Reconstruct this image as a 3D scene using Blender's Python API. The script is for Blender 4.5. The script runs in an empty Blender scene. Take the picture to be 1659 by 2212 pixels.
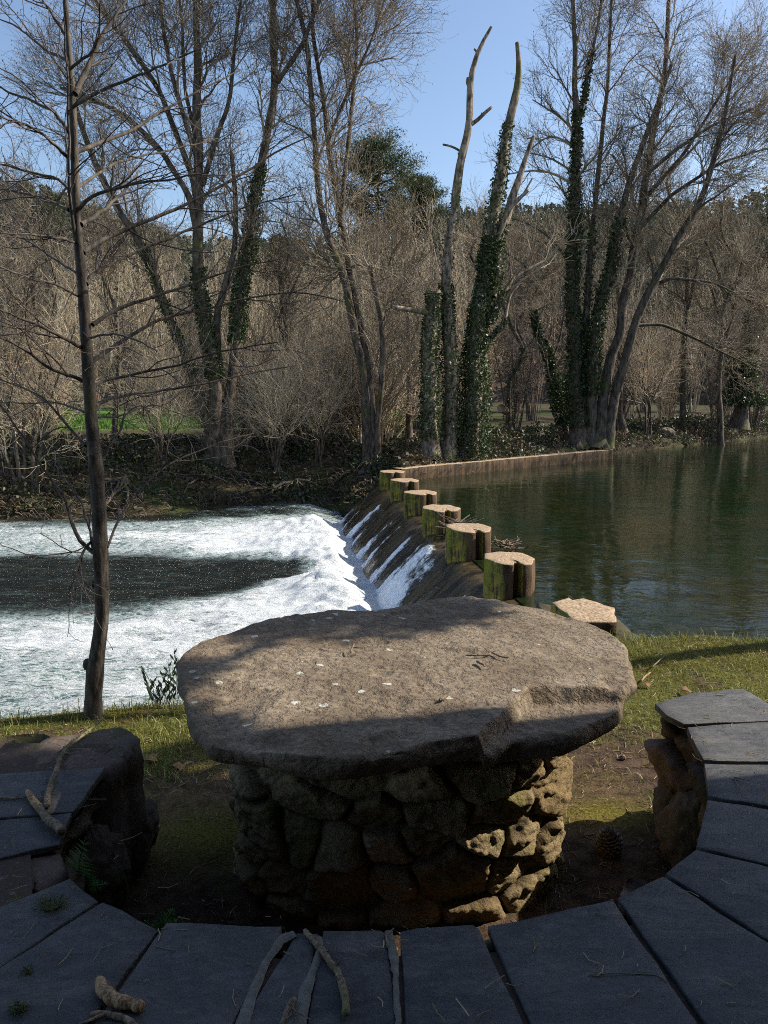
import bpy, math, random
import numpy as np
from mathutils import Vector
R_ = math.radians
rng = np.random.default_rng(7)
random.seed(7)
SC = bpy.context.scene
COL = SC.collection

# ------------------------------------------------------------------ camera, sky, sun, exposure
EYE = 1.70
PITCH = R_(8.93)
FPX = 1661.0                      # focal length in photo pixels (photo measured at 1659 x 2212)
cam_d = bpy.data.cameras.new("camera"); cam = bpy.data.objects.new("camera", cam_d); COL.objects.link(cam)
cam.location = (0, 0, EYE); cam.rotation_euler = (math.pi/2 - PITCH, 0, 0)
cam_d.sensor_width = 36; cam_d.sensor_fit = 'AUTO'; cam_d.lens = 36*FPX/2212
cam_d.clip_start = 0.05; cam_d.clip_end = 3000
SC.camera = cam

SUN_AZ, SUN_EL = 78.0, 38.0       # azimuth from +Y towards +X
world = bpy.data.worlds.new("World"); SC.world = world; world.use_nodes = True
wn = world.node_tree.nodes; wl = world.node_tree.links; wn.clear()
wo = wn.new("ShaderNodeOutputWorld"); bg = wn.new("ShaderNodeBackground"); sk = wn.new("ShaderNodeTexSky")
sk.sky_type = 'NISHITA'; sk.sun_disc = False; sk.sun_elevation = R_(SUN_EL); sk.sun_rotation = R_(SUN_AZ)
sk.air_density = 1.0; sk.dust_density = 1.2; sk.ozone_density = 1.8; sk.altitude = 100
bg.inputs[1].default_value = 0.13
wl.new(sk.outputs[0], bg.inputs[0]); wl.new(bg.outputs[0], wo.inputs[0])
sd = bpy.data.lights.new("sun", 'SUN'); sun = bpy.data.objects.new("sun", sd); COL.objects.link(sun)
sd.energy = 5.0; sd.angle = R_(0.5); sd.color = (1.0, 0.92, 0.79)
SDIR = Vector((math.sin(R_(SUN_AZ))*math.cos(R_(SUN_EL)), math.cos(R_(SUN_AZ))*math.cos(R_(SUN_EL)), math.sin(R_(SUN_EL))))
sun.location = SDIR*60
sun.rotation_euler = (-SDIR).to_track_quat('-Z', 'Y').to_euler()
SC.view_settings.view_transform = 'Standard'; SC.view_settings.look = 'None'
SC.view_settings.exposure = 0.60; SC.view_settings.gamma = 1.0
SC.cycles.max_bounces = 6; SC.cycles.transparent_max_bounces = 6; SC.cycles.diffuse_bounces = 2
SC.cycles.use_denoising = False; SC.cycles.filter_width = 1.0; SC.cycles.sample_clamp_indirect = 4.0
SC.cycles.caustics_reflective = False; SC.cycles.caustics_refractive = False

# ------------------------------------------------------------------ photo measurements -> world
def ray(u, v):
    a = (u-829.5)/FPX; b = (1106-v)/FPX
    return np.array([a, math.cos(PITCH)+b*math.sin(PITCH), -math.sin(PITCH)+b*math.cos(PITCH)])
def on_z(u, v, z=0.0):
    d = ray(u, v); t = (z-EYE)/d[2]; return np.array([d[0]*t, d[1]*t, z])
def at_y(u, v, Y):
    d = ray(u, v); t = Y/d[1]; return np.array([d[0]*t, Y, EYE+d[2]*t])

# ------------------------------------------------------------------ noise
def _h(i, j, k, s=0):
    n = (i.astype(np.int64)*374761393 + j.astype(np.int64)*668265263 + k.astype(np.int64)*1103515245 + (s+11)*2246822519) & 0xffffffff
    for _ in range(2): n = ((n ^ (n >> 15)) * 2246822519) & 0xffffffff; n = ((n ^ (n >> 13)) * 3266489917) & 0xffffffff
    n = n ^ (n >> 16)
    return (n & 0xffffff)/float(0xffffff)
def vnoise(P, s=0):
    P = np.asarray(P, float); f = np.floor(P); i, j, k = f[..., 0], f[..., 1], f[..., 2]
    w = P-f; w = w*w*(3-2*w); x, y, z = w[..., 0], w[..., 1], w[..., 2]
    def c(a, b, d): return _h(i+a, j+b, k+d, s)
    return (((c(0,0,0)*(1-x)+c(1,0,0)*x)*(1-y)+(c(0,1,0)*(1-x)+c(1,1,0)*x)*y)*(1-z)
            + ((c(0,0,1)*(1-x)+c(1,0,1)*x)*(1-y)+(c(0,1,1)*(1-x)+c(1,1,1)*x)*y)*z)*2-1
def fbm(P, o=4, s=0, g=0.5):
    P = np.asarray(P, float); r = 0; a = 1; t = 0
    for q in range(o):
        r = r + a*vnoise(P*(2.03**q)+q*17.3, s+q); t += a; a *= g
    return r/t
def sstep(a, b, x):
    t = np.clip((x-a)/(b-a), 0, 1); return t*t*(3-2*t)
def xyz(x, y, z): return np.stack(np.broadcast_arrays(x, y, z), -1).astype(float)

# ------------------------------------------------------------------ mesh helpers
class MB:
    """collects numpy geometry and links it as one mesh object"""
    def __init__(s): s.V = []; s.Q = []; s.T = []; s.n = 0; s.A = []
    def add(s, V, quads=None, tris=None, attr=None):
        V = np.asarray(V, float).reshape(-1, 3)
        if quads is not None and len(quads): s.Q.append(np.asarray(quads).reshape(-1, 4)+s.n)
        if tris is not None and len(tris): s.T.append(np.asarray(tris).reshape(-1, 3)+s.n)
        s.V.append(V); s.n += len(V)
        s.A.append(np.broadcast_to(np.zeros(4) if attr is None else np.asarray(attr, float), (len(V), 4)))
    def tubes(s, P, Rr, sides=4, cap=True):
        """P (k,n,3) polylines, Rr (k,n) radii"""
        P = np.asarray(P, float); Rr = np.asarray(Rr, float)
        if P.ndim == 2: P = P[None]; Rr = Rr[None]
        k, n, _ = P.shape
        T = np.gradient(P, axis=1); T /= np.linalg.norm(T, axis=2, keepdims=True)+1e-9
        ref = np.where(np.abs(T[:, :1, 2:3]) > 0.8, np.array([1., 0, 0]), np.array([0, 0, 1.]))
        A = np.cross(T, ref); A /= np.linalg.norm(A, axis=2, keepdims=True)+1e-9
        B = np.cross(T, A)
        th = np.arange(sides)*2*np.pi/sides
        V = P[:, :, None] + Rr[:, :, None, None]*(A[:, :, None]*np.cos(th)[None, None, :, None]+B[:, :, None]*np.sin(th)[None, None, :, None])
        base = (np.arange(k)*n*sides)[:, None, None]
        i = np.arange(n-1)[None, :, None]; j = np.arange(sides)[None, None, :]
        a = base+i*sides+j; b = base+i*sides+(j+1) % sides; c = b+sides; d = a+sides
        s.add(V.reshape(-1, 3), np.stack([a, b, c, d], -1).reshape(-1, 4))
        if cap and sides >= 3:
            for e in (0, n-1):
                o = s.n - k*n*sides
                for kk in range(k if k < 200 else 0):
                    ring = [kk*n*sides+e*sides+q for q in range(sides)]
                    t = [(ring[0], ring[q], ring[q+1]) for q in range(1, sides-1)]
                    s.T.append(np.array(t)+o)
    def leaves(s, P, size, up=0.0, aspect=1.6, droop=None):
        P = np.asarray(P, float); k = len(P); size = np.broadcast_to(size, (k,))[:, None]
        d = rng.normal(size=(k, 3)); d[:, 2] += up; d /= np.linalg.norm(d, axis=1, keepdims=True)
        if droop is not None: d = d*0.35+np.asarray(droop); d /= np.linalg.norm(d, axis=1, keepdims=True)
        r = rng.normal(size=(k, 3)); e = np.cross(d, r); e /= np.linalg.norm(e, axis=1, keepdims=True)
        f = np.cross(d, e)
        V = np.stack([P, P+d*size*.5+e*size*.5/aspect+f*size*.08, P+d*size, P+d*size*.5-e*size*.5/aspect+f*size*.08], 1)
        q = np.arange(k*4).reshape(k, 4)
        s.add(V.reshape(-1, 3), q)
    def grid(s, V, closed_u=False, attr=None):
        """V (nu,nv,3)"""
        nu, nv, _ = V.shape
        iu = np.arange(nu if closed_u else nu-1)[:, None]; jv = np.arange(nv-1)[None]
        i2 = (iu+1) % nu
        q = np.stack([iu*nv+jv, i2*nv+jv, i2*nv+jv+1, iu*nv+jv+1], -1).reshape(-1, 4)
        s.add(V.reshape(-1, 3), q, attr=None if attr is None else attr.reshape(-1, 4))
    def box(s, lo, hi):
        x0, y0, z0 = lo; x1, y1, z1 = hi
        V = [(x0,y0,z0),(x1,y0,z0),(x1,y1,z0),(x0,y1,z0),(x0,y0,z1),(x1,y0,z1),(x1,y1,z1),(x0,y1,z1)]
        s.add(V, [(0,3,2,1),(4,5,6,7),(0,1,5,4),(1,2,6,5),(2,3,7,6),(3,0,4,7)])
    def build(s, name, mat, parent=None, loc=None, smooth=True, col=False):
        V = np.concatenate(s.V) if s.V else np.zeros((0, 3))
        if loc is not None: V = V-np.asarray(loc, float)
        Q = np.concatenate(s.Q) if s.Q else np.zeros((0, 4), int)
        T = np.concatenate(s.T) if s.T else np.zeros((0, 3), int)
        me = bpy.data.meshes.new(name)
        me.vertices.add(len(V)); me.vertices.foreach_set("co", V.astype(np.float32).ravel())
        me.loops.add(len(Q)*4+len(T)*3)
        me.loops.foreach_set("vertex_index", np.concatenate([Q.ravel(), T.ravel()]).astype(np.int32))
        me.polygons.add(len(Q)+len(T))
        st = np.concatenate([np.arange(len(Q))*4, len(Q)*4+np.arange(len(T))*3]).astype(np.int32)
        me.polygons.foreach_set("loop_start", st)
        me.update(calc_edges=True)
        if smooth: me.polygons.foreach_set("use_smooth", np.ones(len(Q)+len(T), bool))
        if col:
            ca = me.color_attributes.new("mask", 'FLOAT_COLOR', 'POINT')
            ca.data.foreach_set("color", np.concatenate(s.A).astype(np.float32).ravel())
        me.materials.append(mat)
        me.validate()
        o = bpy.data.objects.new(name, me); COL.objects.link(o)
        if parent is not None: o.parent = parent
        if loc is not None and parent is None: o.location = loc
        return o
def tag(o, label=None, cat=None, group=None, kind=None):
    if label: o["label"] = label
    if cat: o["category"] = cat
    if group: o["group"] = group
    if kind: o["kind"] = kind
    return o
def empty(name, loc, label=None, cat=None, group=None):
    o = bpy.data.objects.new(name, None); COL.objects.link(o); o.location = loc; o.empty_display_size = 0.2
    return tag(o, label, cat, group)
def copy_thing(o, loc, rz=0, sc=1.0, label=None):
    c = o.copy(); COL.objects.link(c); c.location = loc; c.rotation_euler = (0, 0, rz)
    c.scale = (sc, sc, sc) if np.isscalar(sc) else sc
    if label: c["label"] = label
    for ch in o.children:
        d = ch.copy(); COL.objects.link(d); d.parent = c
        for g in ch.children:
            e = g.copy(); COL.objects.link(e); e.parent = d
    return c

# ------------------------------------------------------------------ materials
class M:
    def __init__(s, name, rough=0.8, spec=0.3):
        s.m = bpy.data.materials.new(name); s.m.use_nodes = True
        s.n = s.m.node_tree.nodes; s.l = s.m.node_tree.links
        s.b = s.n["Principled BSDF"]; s.set(s.b, "Roughness", rough); s.set(s.b, "Specular IOR Level", spec)
        s.tc = s.n.new("ShaderNodeTexCoord").outputs["Object"]
    def set(s, node, k, v):
        if hasattr(v, "is_linked") or isinstance(v, bpy.types.NodeSocket): s.l.new(v, node.inputs[k])
        else:
            if isinstance(v, tuple) and len(v) == 3: v = (*v, 1)
            node.inputs[k].default_value = v
    def mapping(s, scale=(1,1,1), loc=(0,0,0)):
        n = s.n.new("ShaderNodeMapping"); n.inputs["Scale"].default_value = scale; n.inputs["Location"].default_value = loc
        s.l.new(s.tc, n.inputs[0]); return n.outputs[0]
    def noise(s, scale, detail=4, rough=0.6, vec=None, dist=0.0):
        n = s.n.new("ShaderNodeTexNoise"); s.l.new(vec or s.tc, n.inputs["Vector"])
        n.inputs["Scale"].default_value = scale; n.inputs["Detail"].default_value = detail
        n.inputs["Roughness"].default_value = rough; n.inputs["Distortion"].default_value = dist
        return n.outputs["Fac"]
    def voro(s, scale, feature='F1', vec=None, out="Distance", rnd=1.0):
        n = s.n.new("ShaderNodeTexVoronoi"); n.feature = feature; s.l.new(vec or s.tc, n.inputs["Vector"])
        n.inputs["Scale"].default_value = scale; n.inputs["Randomness"].default_value = rnd
        return n.outputs[out]
    def ramp(s, fac, a, b):
        n = s.n.new("ShaderNodeMapRange"); n.interpolation_type = 'SMOOTHSTEP'; s.l.new(fac, n.inputs[0])
        n.inputs[1].default_value = a; n.inputs[2].default_value = b; return n.outputs[0]
    def mix(s, fac, a, b, mode='MIX'):
        n = s.n.new("ShaderNodeMix"); n.data_type = 'RGBA'; n.blend_type = mode
        for k, v in ((0, fac), (6, a), (7, b)):
            if isinstance(v, bpy.types.NodeSocket): s.l.new(v, n.inputs[k])
            else: n.inputs[k].default_value = v if k == 0 else (*v, 1)
        return n.outputs[2]
    def math(s, op, a, b=0.0):
        n = s.n.new("ShaderNodeMath"); n.operation = op
        for k, v in ((0, a), (1, b)):
            if isinstance(v, bpy.types.NodeSocket): s.l.new(v, n.inputs[k])
            else: n.inputs[k].default_value = v
        return n.outputs[0]
    def mask(s):
        n = s.n.new("ShaderNodeAttribute"); n.attribute_name = "mask"
        q = s.n.new("ShaderNodeSeparateColor"); s.l.new(n.outputs["Color"], q.inputs[0])
        return q.outputs[0], q.outputs[1], q.outputs[2], n.outputs["Alpha"]
    def island(s):
        return s.n.new("ShaderNodeNewGeometry").outputs["Random Per Island"]
    def normal(s):
        g = s.n.new("ShaderNodeNewGeometry"); q = s.n.new("ShaderNodeSeparateXYZ"); s.l.new(g.outputs["Normal"], q.inputs[0]); return q.outputs
    def bump(s, h, strength=0.5, dist=0.02, prev=None):
        n = s.n.new("ShaderNodeBump"); n.inputs["Strength"].default_value = strength; n.inputs["Distance"].default_value = dist
        s.l.new(h, n.inputs["Height"])
        if prev is not None: s.l.new(prev, n.inputs["Normal"])
        s.l.new(n.outputs[0], s.b.inputs["Normal"]); return n.outputs[0]
    def color(s, c): s.set(s.b, "Base Color", c)

def mat_bark(name, dark, light, moss=(0.10, 0.11, 0.03), mossamt=0.0, scale=1.0):
    m = M(name, 0.85, 0.25)
    st = m.mapping((scale*6, scale*6, scale*1.6))
    n1 = m.noise(2.2, 5, 0.65, st); n2 = m.noise(9, 3, 0.6)
    c = m.mix(m.ramp(n1, 0.35, 0.65), dark, light)
    c = m.mix(m.math('MULTIPLY', m.ramp(m.noise(2.0*scale, 5, 0.7), 0.60, 0.66), 0.5), c, tuple(min(1, x*1.7) for x in light))
    if mossamt > 0: c = m.mix(m.math('MULTIPLY', m.ramp(m.noise(1.3, 4, 0.7), 0.62-0.3*mossamt, 0.72-0.3*mossamt), 0.85), c, moss)
    m.color(c); b = m.bump(n1, 0.7, 0.03/scale); m.bump(n2, 0.3, 0.01/scale, b)
    return m.m
BARK_ALDER = mat_bark("alder bark", (0.04, 0.031, 0.024), (0.16, 0.125, 0.095), mossamt=0.25)
BARK_YOUNG = mat_bark("young alder bark", (0.045, 0.038, 0.031), (0.135, 0.115, 0.095), moss=(0.12, 0.12, 0.06), mossamt=0.25, scale=3)
BARK_DEAD = mat_bark("dead wood bark", (0.07, 0.05, 0.035), (0.36, 0.29, 0.22), mossamt=0.3)
BARK_PINE = mat_bark("pine bark", (0.10, 0.06, 0.045), (0.22, 0.14, 0.10))
BARK_STICK = mat_bark("fallen stick bark", (0.10, 0.075, 0.05), (0.26, 0.20, 0.14), mossamt=0.15, scale=9)
WOOD_RAW = mat_bark("broken raw wood", (0.13, 0.075, 0.04), (0.46, 0.31, 0.17), scale=12)
def mat_twig(name, a, b):
    m = M(name, 0.75, 0.25); m.color(m.mix(m.island(), a, b)); return m.m
TWIG_ALDER = mat_twig("alder twigs", (0.09, 0.068, 0.048), (0.42, 0.34, 0.24))
TWIG_YOUNG = mat_twig("young alder twigs", (0.06, 0.047, 0.043), (0.14, 0.11, 0.10))
TWIG_BROWN = mat_twig("thicket twigs", (0.23, 0.175, 0.115), (0.66, 0.54, 0.38))
TWIG_SHADED = mat_twig("shaded thicket twigs", (0.07, 0.052, 0.042), (0.25, 0.195, 0.16))  # colour darkened to stand in for shade in the right-hand thicket
def mat_leaf(name, a, b, rough=0.45, spec=0.5, tr=0.0, patch=None):
    m = M(name, rough, spec); c = m.mix(m.island(), a, b)
    if patch: c = m.mix(m.ramp(m.noise(patch[0], 3), 0.45, 0.6), c, patch[1])
    m.color(c)
    if tr > 0:
        t = m.n.new("ShaderNodeBsdfTranslucent"); m.l.new(c, t.inputs[0])
        x = m.n.new("ShaderNodeMixShader"); x.inputs[0].default_value = tr
        m.l.new(m.b.outputs[0], x.inputs[1]); m.l.new(t.outputs[0], x.inputs[2])
        m.l.new(x.outputs[0], m.n["Material Output"].inputs[0])
    return m.m
IVY = mat_leaf("ivy leaves", (0.020, 0.036, 0.012), (0.075, 0.11, 0.032), 0.48, 0.4, 0.15)
UNDER = mat_leaf("undergrowth leaves", (0.022, 0.035, 0.012), (0.09, 0.105, 0.035), 0.5, 0.4, 0.15, patch=(0.8, (0.075, 0.05, 0.025)))
GRASS = mat_leaf("grass blades", (0.06, 0.11, 0.018), (0.40, 0.37, 0.12), 0.5, 0.35, 0.3, patch=(1.6, (0.20, 0.19, 0.04)))
MEADOW_B = mat_leaf("meadow grass blades", (0.06, 0.13, 0.02), (0.12, 0.22, 0.04), 0.6, 0.3, 0.3)
PINEN = mat_leaf("pine needles", (0.030, 0.052, 0.022), (0.085, 0.11, 0.045), 0.6, 0.3, 0.15)
HILLN = mat_leaf("far forest foliage", (0.055, 0.075, 0.05), (0.13, 0.14, 0.09), 0.8, 0.1, 0.1)
FERN = mat_leaf("fern green", (0.05, 0.12, 0.03), (0.08, 0.17, 0.05), 0.5, 0.4, 0.25)
WILLOWL = mat_leaf("narrow leaves", (0.03, 0.055, 0.03), (0.06, 0.09, 0.05), 0.5, 0.4, 0.2)
LICHEN = mat_leaf("beard lichen", (0.10, 0.13, 0.06), (0.17, 0.20, 0.10), 0.9, 0.1, 0.2)
DEADLEAF = mat_leaf("dead leaves", (0.16, 0.075, 0.035), (0.42, 0.26, 0.14), 0.8, 0.2, 0.15)
STRAW = mat_leaf("straw and needles", (0.20, 0.13, 0.07), (0.50, 0.40, 0.26), 0.8, 0.2)

def mat_slab():
    m = M("granite table slab", 0.85, 0.25)
    n1 = m.noise(3.5, 6, 0.65); n2 = m.noise(60, 4, 0.7); n3 = m.noise(260, 2, 0.6)
    c = m.mix(m.ramp(n1, 0.35, 0.65), (0.19, 0.145, 0.097), (0.31, 0.25, 0.18))
    c = m.mix(m.ramp(n2, 0.42, 0.62), m.mix(0.5, c, (0.09, 0.062, 0.042)), c)
    c = m.mix(m.math('MULTIPLY', m.ramp(n3, 0.62, 0.72), 0.3), c, (0.55, 0.50, 0.42))
    c = m.mix(m.math('MULTIPLY', m.ramp(m.noise(13, 6, .75), 0.50, 0.64), 0.45), c, (0.10, 0.072, 0.05))
    st = m.mapping((1, 1.0, 1))
    l1 = m.voro(11, 'F1', st); l2 = m.noise(30, 3, 0.6)
    li = m.math('SUBTRACT', m.math('ADD', l1, m.math('MULTIPLY', l2, 0.75)), m.math('MULTIPLY', m.ramp(m.noise(2.6, 3), 0.35, 0.65), 0.16))
    c = m.mix(m.math('SUBTRACT', 1.0, m.ramp(li, 0.335, 0.375)), c, (0.50, 0.49, 0.42))
    m.color(c)
    pits = m.voro(75, 'F1')
    b = m.bump(n1, 0.3, 0.02); b = m.bump(n2, 0.5, 0.004, b); b = m.bump(m.ramp(m.noise(22, 5, 0.7), 0.38, 0.58), 0.8, 0.008, b); m.bump(pits, 0.2, 0.003, b)
    return m.m
SLABM = mat_slab()
def mat_rubble():
    m = M("rubble stone", 0.92, 0.15)
    a, g, bl, al = m.mask()
    n1 = m.noise(9, 5, 0.65); n2 = m.noise(70, 4, 0.7)
    c = m.mix(a, (0.27, 0.19, 0.095), (0.44, 0.34, 0.20))
    c = m.mix(m.ramp(n1, 0.35, 0.7), c, m.mix(0.5, c, (0.16, 0.12, 0.06)))
    c = m.mix(m.math('MULTIPLY', m.ramp(m.noise(5, 5, 0.7), 0.52, 0.62), 0.7), c, (0.16, 0.15, 0.04))
    c = m.mix(m.math('MULTIPLY', m.ramp(n2, 0.45, 0.7), 0.45), c, (0.12, 0.085, 0.05))
    c = m.mix(m.math('MULTIPLY', g, 0.8), c, (0.07, 0.05, 0.03))
    m.color(c); b = m.bump(n1, 0.5, 0.02); b = m.bump(n2, 1.0, 0.012, b); m.bump(m.noise(160, 4, .7), 0.8, 0.006, b)
    return m.m
RUBBLE = mat_rubble()
def mat_darkstone():
    m = M("mossy bench stone", 0.9, 0.2)
    a, g, bl, al = m.mask()
    n1 = m.noise(7, 5, 0.65); n2 = m.noise(60, 4, 0.7)
    c = m.mix(a, (0.07, 0.052, 0.042), (0.17, 0.13, 0.105))
    c = m.mix(m.math('MULTIPLY', m.ramp(m.noise(4, 5, 0.7), 0.50, 0.62), 0.7), c, (0.06, 0.065, 0.02))
    c = m.mix(m.math('MULTIPLY', m.ramp(n2, 0.58, 0.68), 0.4), c, (0.32, 0.30, 0.27))
    c = m.mix(g, c, (0.02, 0.016, 0.012))
    m.color(c); b = m.bump(n1, 0.5, 0.015); m.bump(n2, 0.8, 0.006, b)
    return m.m
DARKSTONE = mat_darkstone()
def mat_slate():
    m = M("blue grey slate", 0.5, 0.3)
    st = m.mapping((1.0, 3.0, 1.0)); n1 = m.noise(3, 9, 0.72, st, 0.6); n2 = m.noise(45, 4, 0.6); n4 = m.noise(16, 6, 0.75, m.mapping((1, 2.2, 1)), 1.0)
    oi = m.n.new("ShaderNodeObjectInfo").outputs["Random"]
    c = m.mix(oi, (0.052, 0.054, 0.060), (0.090, 0.091, 0.095))
    c = m.mix(m.ramp(n1, 0.35, 0.68), c, (0.135, 0.130, 0.124))
    c = m.mix(m.math('MULTIPLY', m.ramp(n2, 0.70, 0.74), 0.35), c, (0.36, 0.34, 0.30))
    m.color(c)
    c = m.mix(m.ramp(n4, 0.38, 0.66), m.mix(0.45, c, (0.02, 0.02, 0.022)), c)
    c = m.mix(m.math('MULTIPLY', m.ramp(m.noise(2.2, 6, .75), 0.60, 0.72), 0.4), c, (0.10, 0.085, 0.06)); m.color(c)
    m.set(m.b, "Roughness", m.math('ADD', m.math('MULTIPLY', n4, 0.4), 0.32))
    b = m.bump(m.ramp(n1, 0.3, 0.7), 0.6, 0.008); b = m.bump(n4, 0.55, 0.006, b); m.bump(n2, 0.4, 0.003, b)
    return m.m
SLATE = mat_slate()
def mat_concrete():
    m = M("weathered concrete", 0.85, 0.25)
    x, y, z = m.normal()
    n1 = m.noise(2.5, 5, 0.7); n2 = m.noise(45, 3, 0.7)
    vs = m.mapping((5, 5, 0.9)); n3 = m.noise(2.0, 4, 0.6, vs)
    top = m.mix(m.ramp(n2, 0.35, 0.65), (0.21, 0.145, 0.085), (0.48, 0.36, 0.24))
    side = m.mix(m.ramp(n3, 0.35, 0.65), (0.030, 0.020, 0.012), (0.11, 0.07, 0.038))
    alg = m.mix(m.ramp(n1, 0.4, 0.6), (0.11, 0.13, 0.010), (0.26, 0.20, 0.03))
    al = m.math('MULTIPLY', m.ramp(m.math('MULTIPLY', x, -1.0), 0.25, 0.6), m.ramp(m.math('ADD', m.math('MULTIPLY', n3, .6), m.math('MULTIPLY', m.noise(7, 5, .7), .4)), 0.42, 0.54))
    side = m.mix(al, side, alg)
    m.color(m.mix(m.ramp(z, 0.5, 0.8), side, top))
    b = m.bump(n2, 0.7, 0.01); m.bump(n1, 0.4, 0.03, b)
    return m.m
CONC = mat_concrete()
def mat_ground():
    m = M("ground", 0.95, 0.15)
    g, moss, far, mead = m.mask()
    n1 = m.noise(14, 6, 0.7); n2 = m.noise(90, 4, 0.7); n0 = m.noise(1.1, 5, 0.6)
    dirt = m.mix(m.ramp(n1, 0.35, 0.65), (0.035, 0.022, 0.016), (0.12, 0.075, 0.05))
    dirt = m.mix(m.math('MULTIPLY', m.ramp(n2, 0.62, 0.7), 0.6), dirt, (0.30, 0.23, 0.17))
    gr = m.mix(m.ramp(n2, 0.35, 0.65), (0.03, 0.038, 0.008), (0.15, 0.14, 0.03)); gr = m.mix(m.ramp(m.noise(4, 5, .7), .5, .62), gr, dirt)
    mo = m.mix(m.ramp(n2, 0.35, 0.65), (0.06, 0.055, 0.006), (0.19, 0.16, 0.02))
    c = m.mix(g, dirt, gr); c = m.mix(moss, c, mo)
    fb = m.mix(m.ramp(n0, 0.4, 0.62), (0.030, 0.024, 0.014), (0.075, 0.060, 0.030))
    fb = m.mix(m.ramp(m.noise(0.35, 4), 0.5, 0.6), fb, (0.05, 0.06, 0.018))
    c = m.mix(far, c, fb)
    c = m.mix(mead, c, m.mix(m.ramp(m.noise(0.6, 5), 0.3, 0.7), (0.06, 0.12, 0.015), (0.11, 0.20, 0.03)))
    m.color(c); b = m.bump(n1, 0.5, 0.04); m.bump(n2, 0.8, 0.012, b)
    return m.m
GROUND = mat_ground()
def mat_hill():
    m = M("wooded hillside", 0.95, 0.05)
    n = m.noise(0.09, 8, 0.75); n2 = m.noise(0.6, 5, 0.8, m.mapping((3, 3, 0.7)))
    c = m.mix(m.ramp(n, 0.4, 0.6), (0.15, 0.115, 0.085), (0.09, 0.10, 0.06))
    c = m.mix(m.ramp(n2, 0.35, 0.7), c, (0.24, 0.185, 0.14))
    m.color(c); m.bump(n2, 1.0, 2.0)
    return m.m
HILL = mat_hill()
def mat_pond():
    m = M("pond water", 0.04, 0.5); m.set(m.b, "IOR", 1.333)
    peb = m.mapping((1.0, 0.8, 1)); v = m.voro(9.5, 'F1', peb, "Color"); n0 = m.noise(0.22, 5, 0.6); nd = m.noise(3, 4, 0.6)
    q = m.n.new("ShaderNodeSeparateColor"); m.l.new(v, q.inputs[0])
    bed = m.mix(q.outputs[0], (0.002, 0.005, 0.002), (0.034, 0.036, 0.013))
    deep = m.mix(m.ramp(nd, 0.3, 0.7), (0.003, 0.011, 0.004), (0.006, 0.020, 0.007))
    bed = m.mix(0.65, bed, (0.012, 0.016, 0.006)); c = m.mix(m.math('MULTIPLY', m.ramp(n0, 0.42, 0.62), 0.8), bed, deep)
    m.color(c)
    w1 = m.noise(1.5, 3, 0.5, m.mapping((1.0, 1.6, 1)), 0.3); w2 = m.noise(7, 3, 0.5, m.mapping((1.0, 2.0, 1)), 0.4); w3 = m.noise(24, 2, 0.5, m.mapping((1.0, 1.7, 1)))
    calm = m.ramp(m.noise(0.45, 3, 0.5), 0.38, 0.6); b = m.bump(w1, 0.5, 0.022); b = m.bump(m.math('MULTIPLY', w2, m.math('ADD', 0.25, m.math('MULTIPLY', calm, 0.75))), 0.5, 0.006, b); m.bump(m.math('MULTIPLY', w3, calm), 0.4, 0.0016, b)
    return m.m
POND = mat_pond()
def mat_river():
    m = M("rushing river water", 0.08, 0.5); m.set(m.b, "IOR", 1.333)
    f, d, t, _ = m.mask()
    st = m.mapping((1.0, 2.6, 2.0))
    n1 = m.noise(1.5, 8, 0.74, st, 1.6); n2 = m.noise(9, 6, 0.75, m.mapping((1, 2.0, 1.5)), 1.0)
    rid = m.math('SUBTRACT', 1.0, m.math('MULTIPLY', m.math('ABSOLUTE', m.math('SUBTRACT', m.noise(3.2, 5, 0.65, st, 1.8), 0.5)), 6.0))   # thin bright veins
    k = m.math('ADD', m.math('MULTIPLY', n1, 0.55), m.math('MULTIPLY', n2, 0.45))
    thr = m.math('SUBTRACT', 0.82, m.math('MULTIPLY', f, 0.60))
    foam = m.ramp(m.math('SUBTRACT', k, thr), -0.03, 0.08)
    vein = m.math('MULTIPLY', m.ramp(m.math('ADD', rid, m.math('MULTIPLY', n2, 0.6)), 0.72, 1.25), m.ramp(f, 0.08, 0.5))
    foam = m.math('MAXIMUM', foam, m.math('MULTIPLY', vein, 0.8))
    speck = m.math('MULTIPLY', m.ramp(m.noise(18, 3, 0.6, m.mapping((1, 2.4, 1))), 0.72, 0.78), m.ramp(n1, 0.45, 0.6)); foam = m.math('MAXIMUM', foam, m.math('MULTIPLY', speck, 0.7))
    milk = m.ramp(m.math('SUBTRACT', k, m.math('SUBTRACT', thr, 0.20)), -0.10, 0.22)
    deep = m.mix(m.ramp(n1, 0.35, 0.65), (0.006, 0.009, 0.008), (0.020, 0.022, 0.016))
    teal = m.mix(m.ramp(n2, 0.35, 0.65), (0.07, 0.15, 0.14), (0.30, 0.46, 0.45))
    c = m.mix(milk, deep, teal); c = m.mix(foam, c, (0.84, 0.89, 0.91))
    m.color(c); m.set(m.b, "Roughness", m.math('ADD', 0.17, m.math('MULTIPLY', foam, 0.45)))
    b = m.bump(n1, 0.8, 0.16); b = m.bump(n2, 0.9, 0.05, b); m.bump(m.math('ADD', m.noise(45, 3, 0.6, m.mapping((1, 2, 1))), foam), 0.5, 0.010, b)
    return m.m
RIVER = mat_river()
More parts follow.
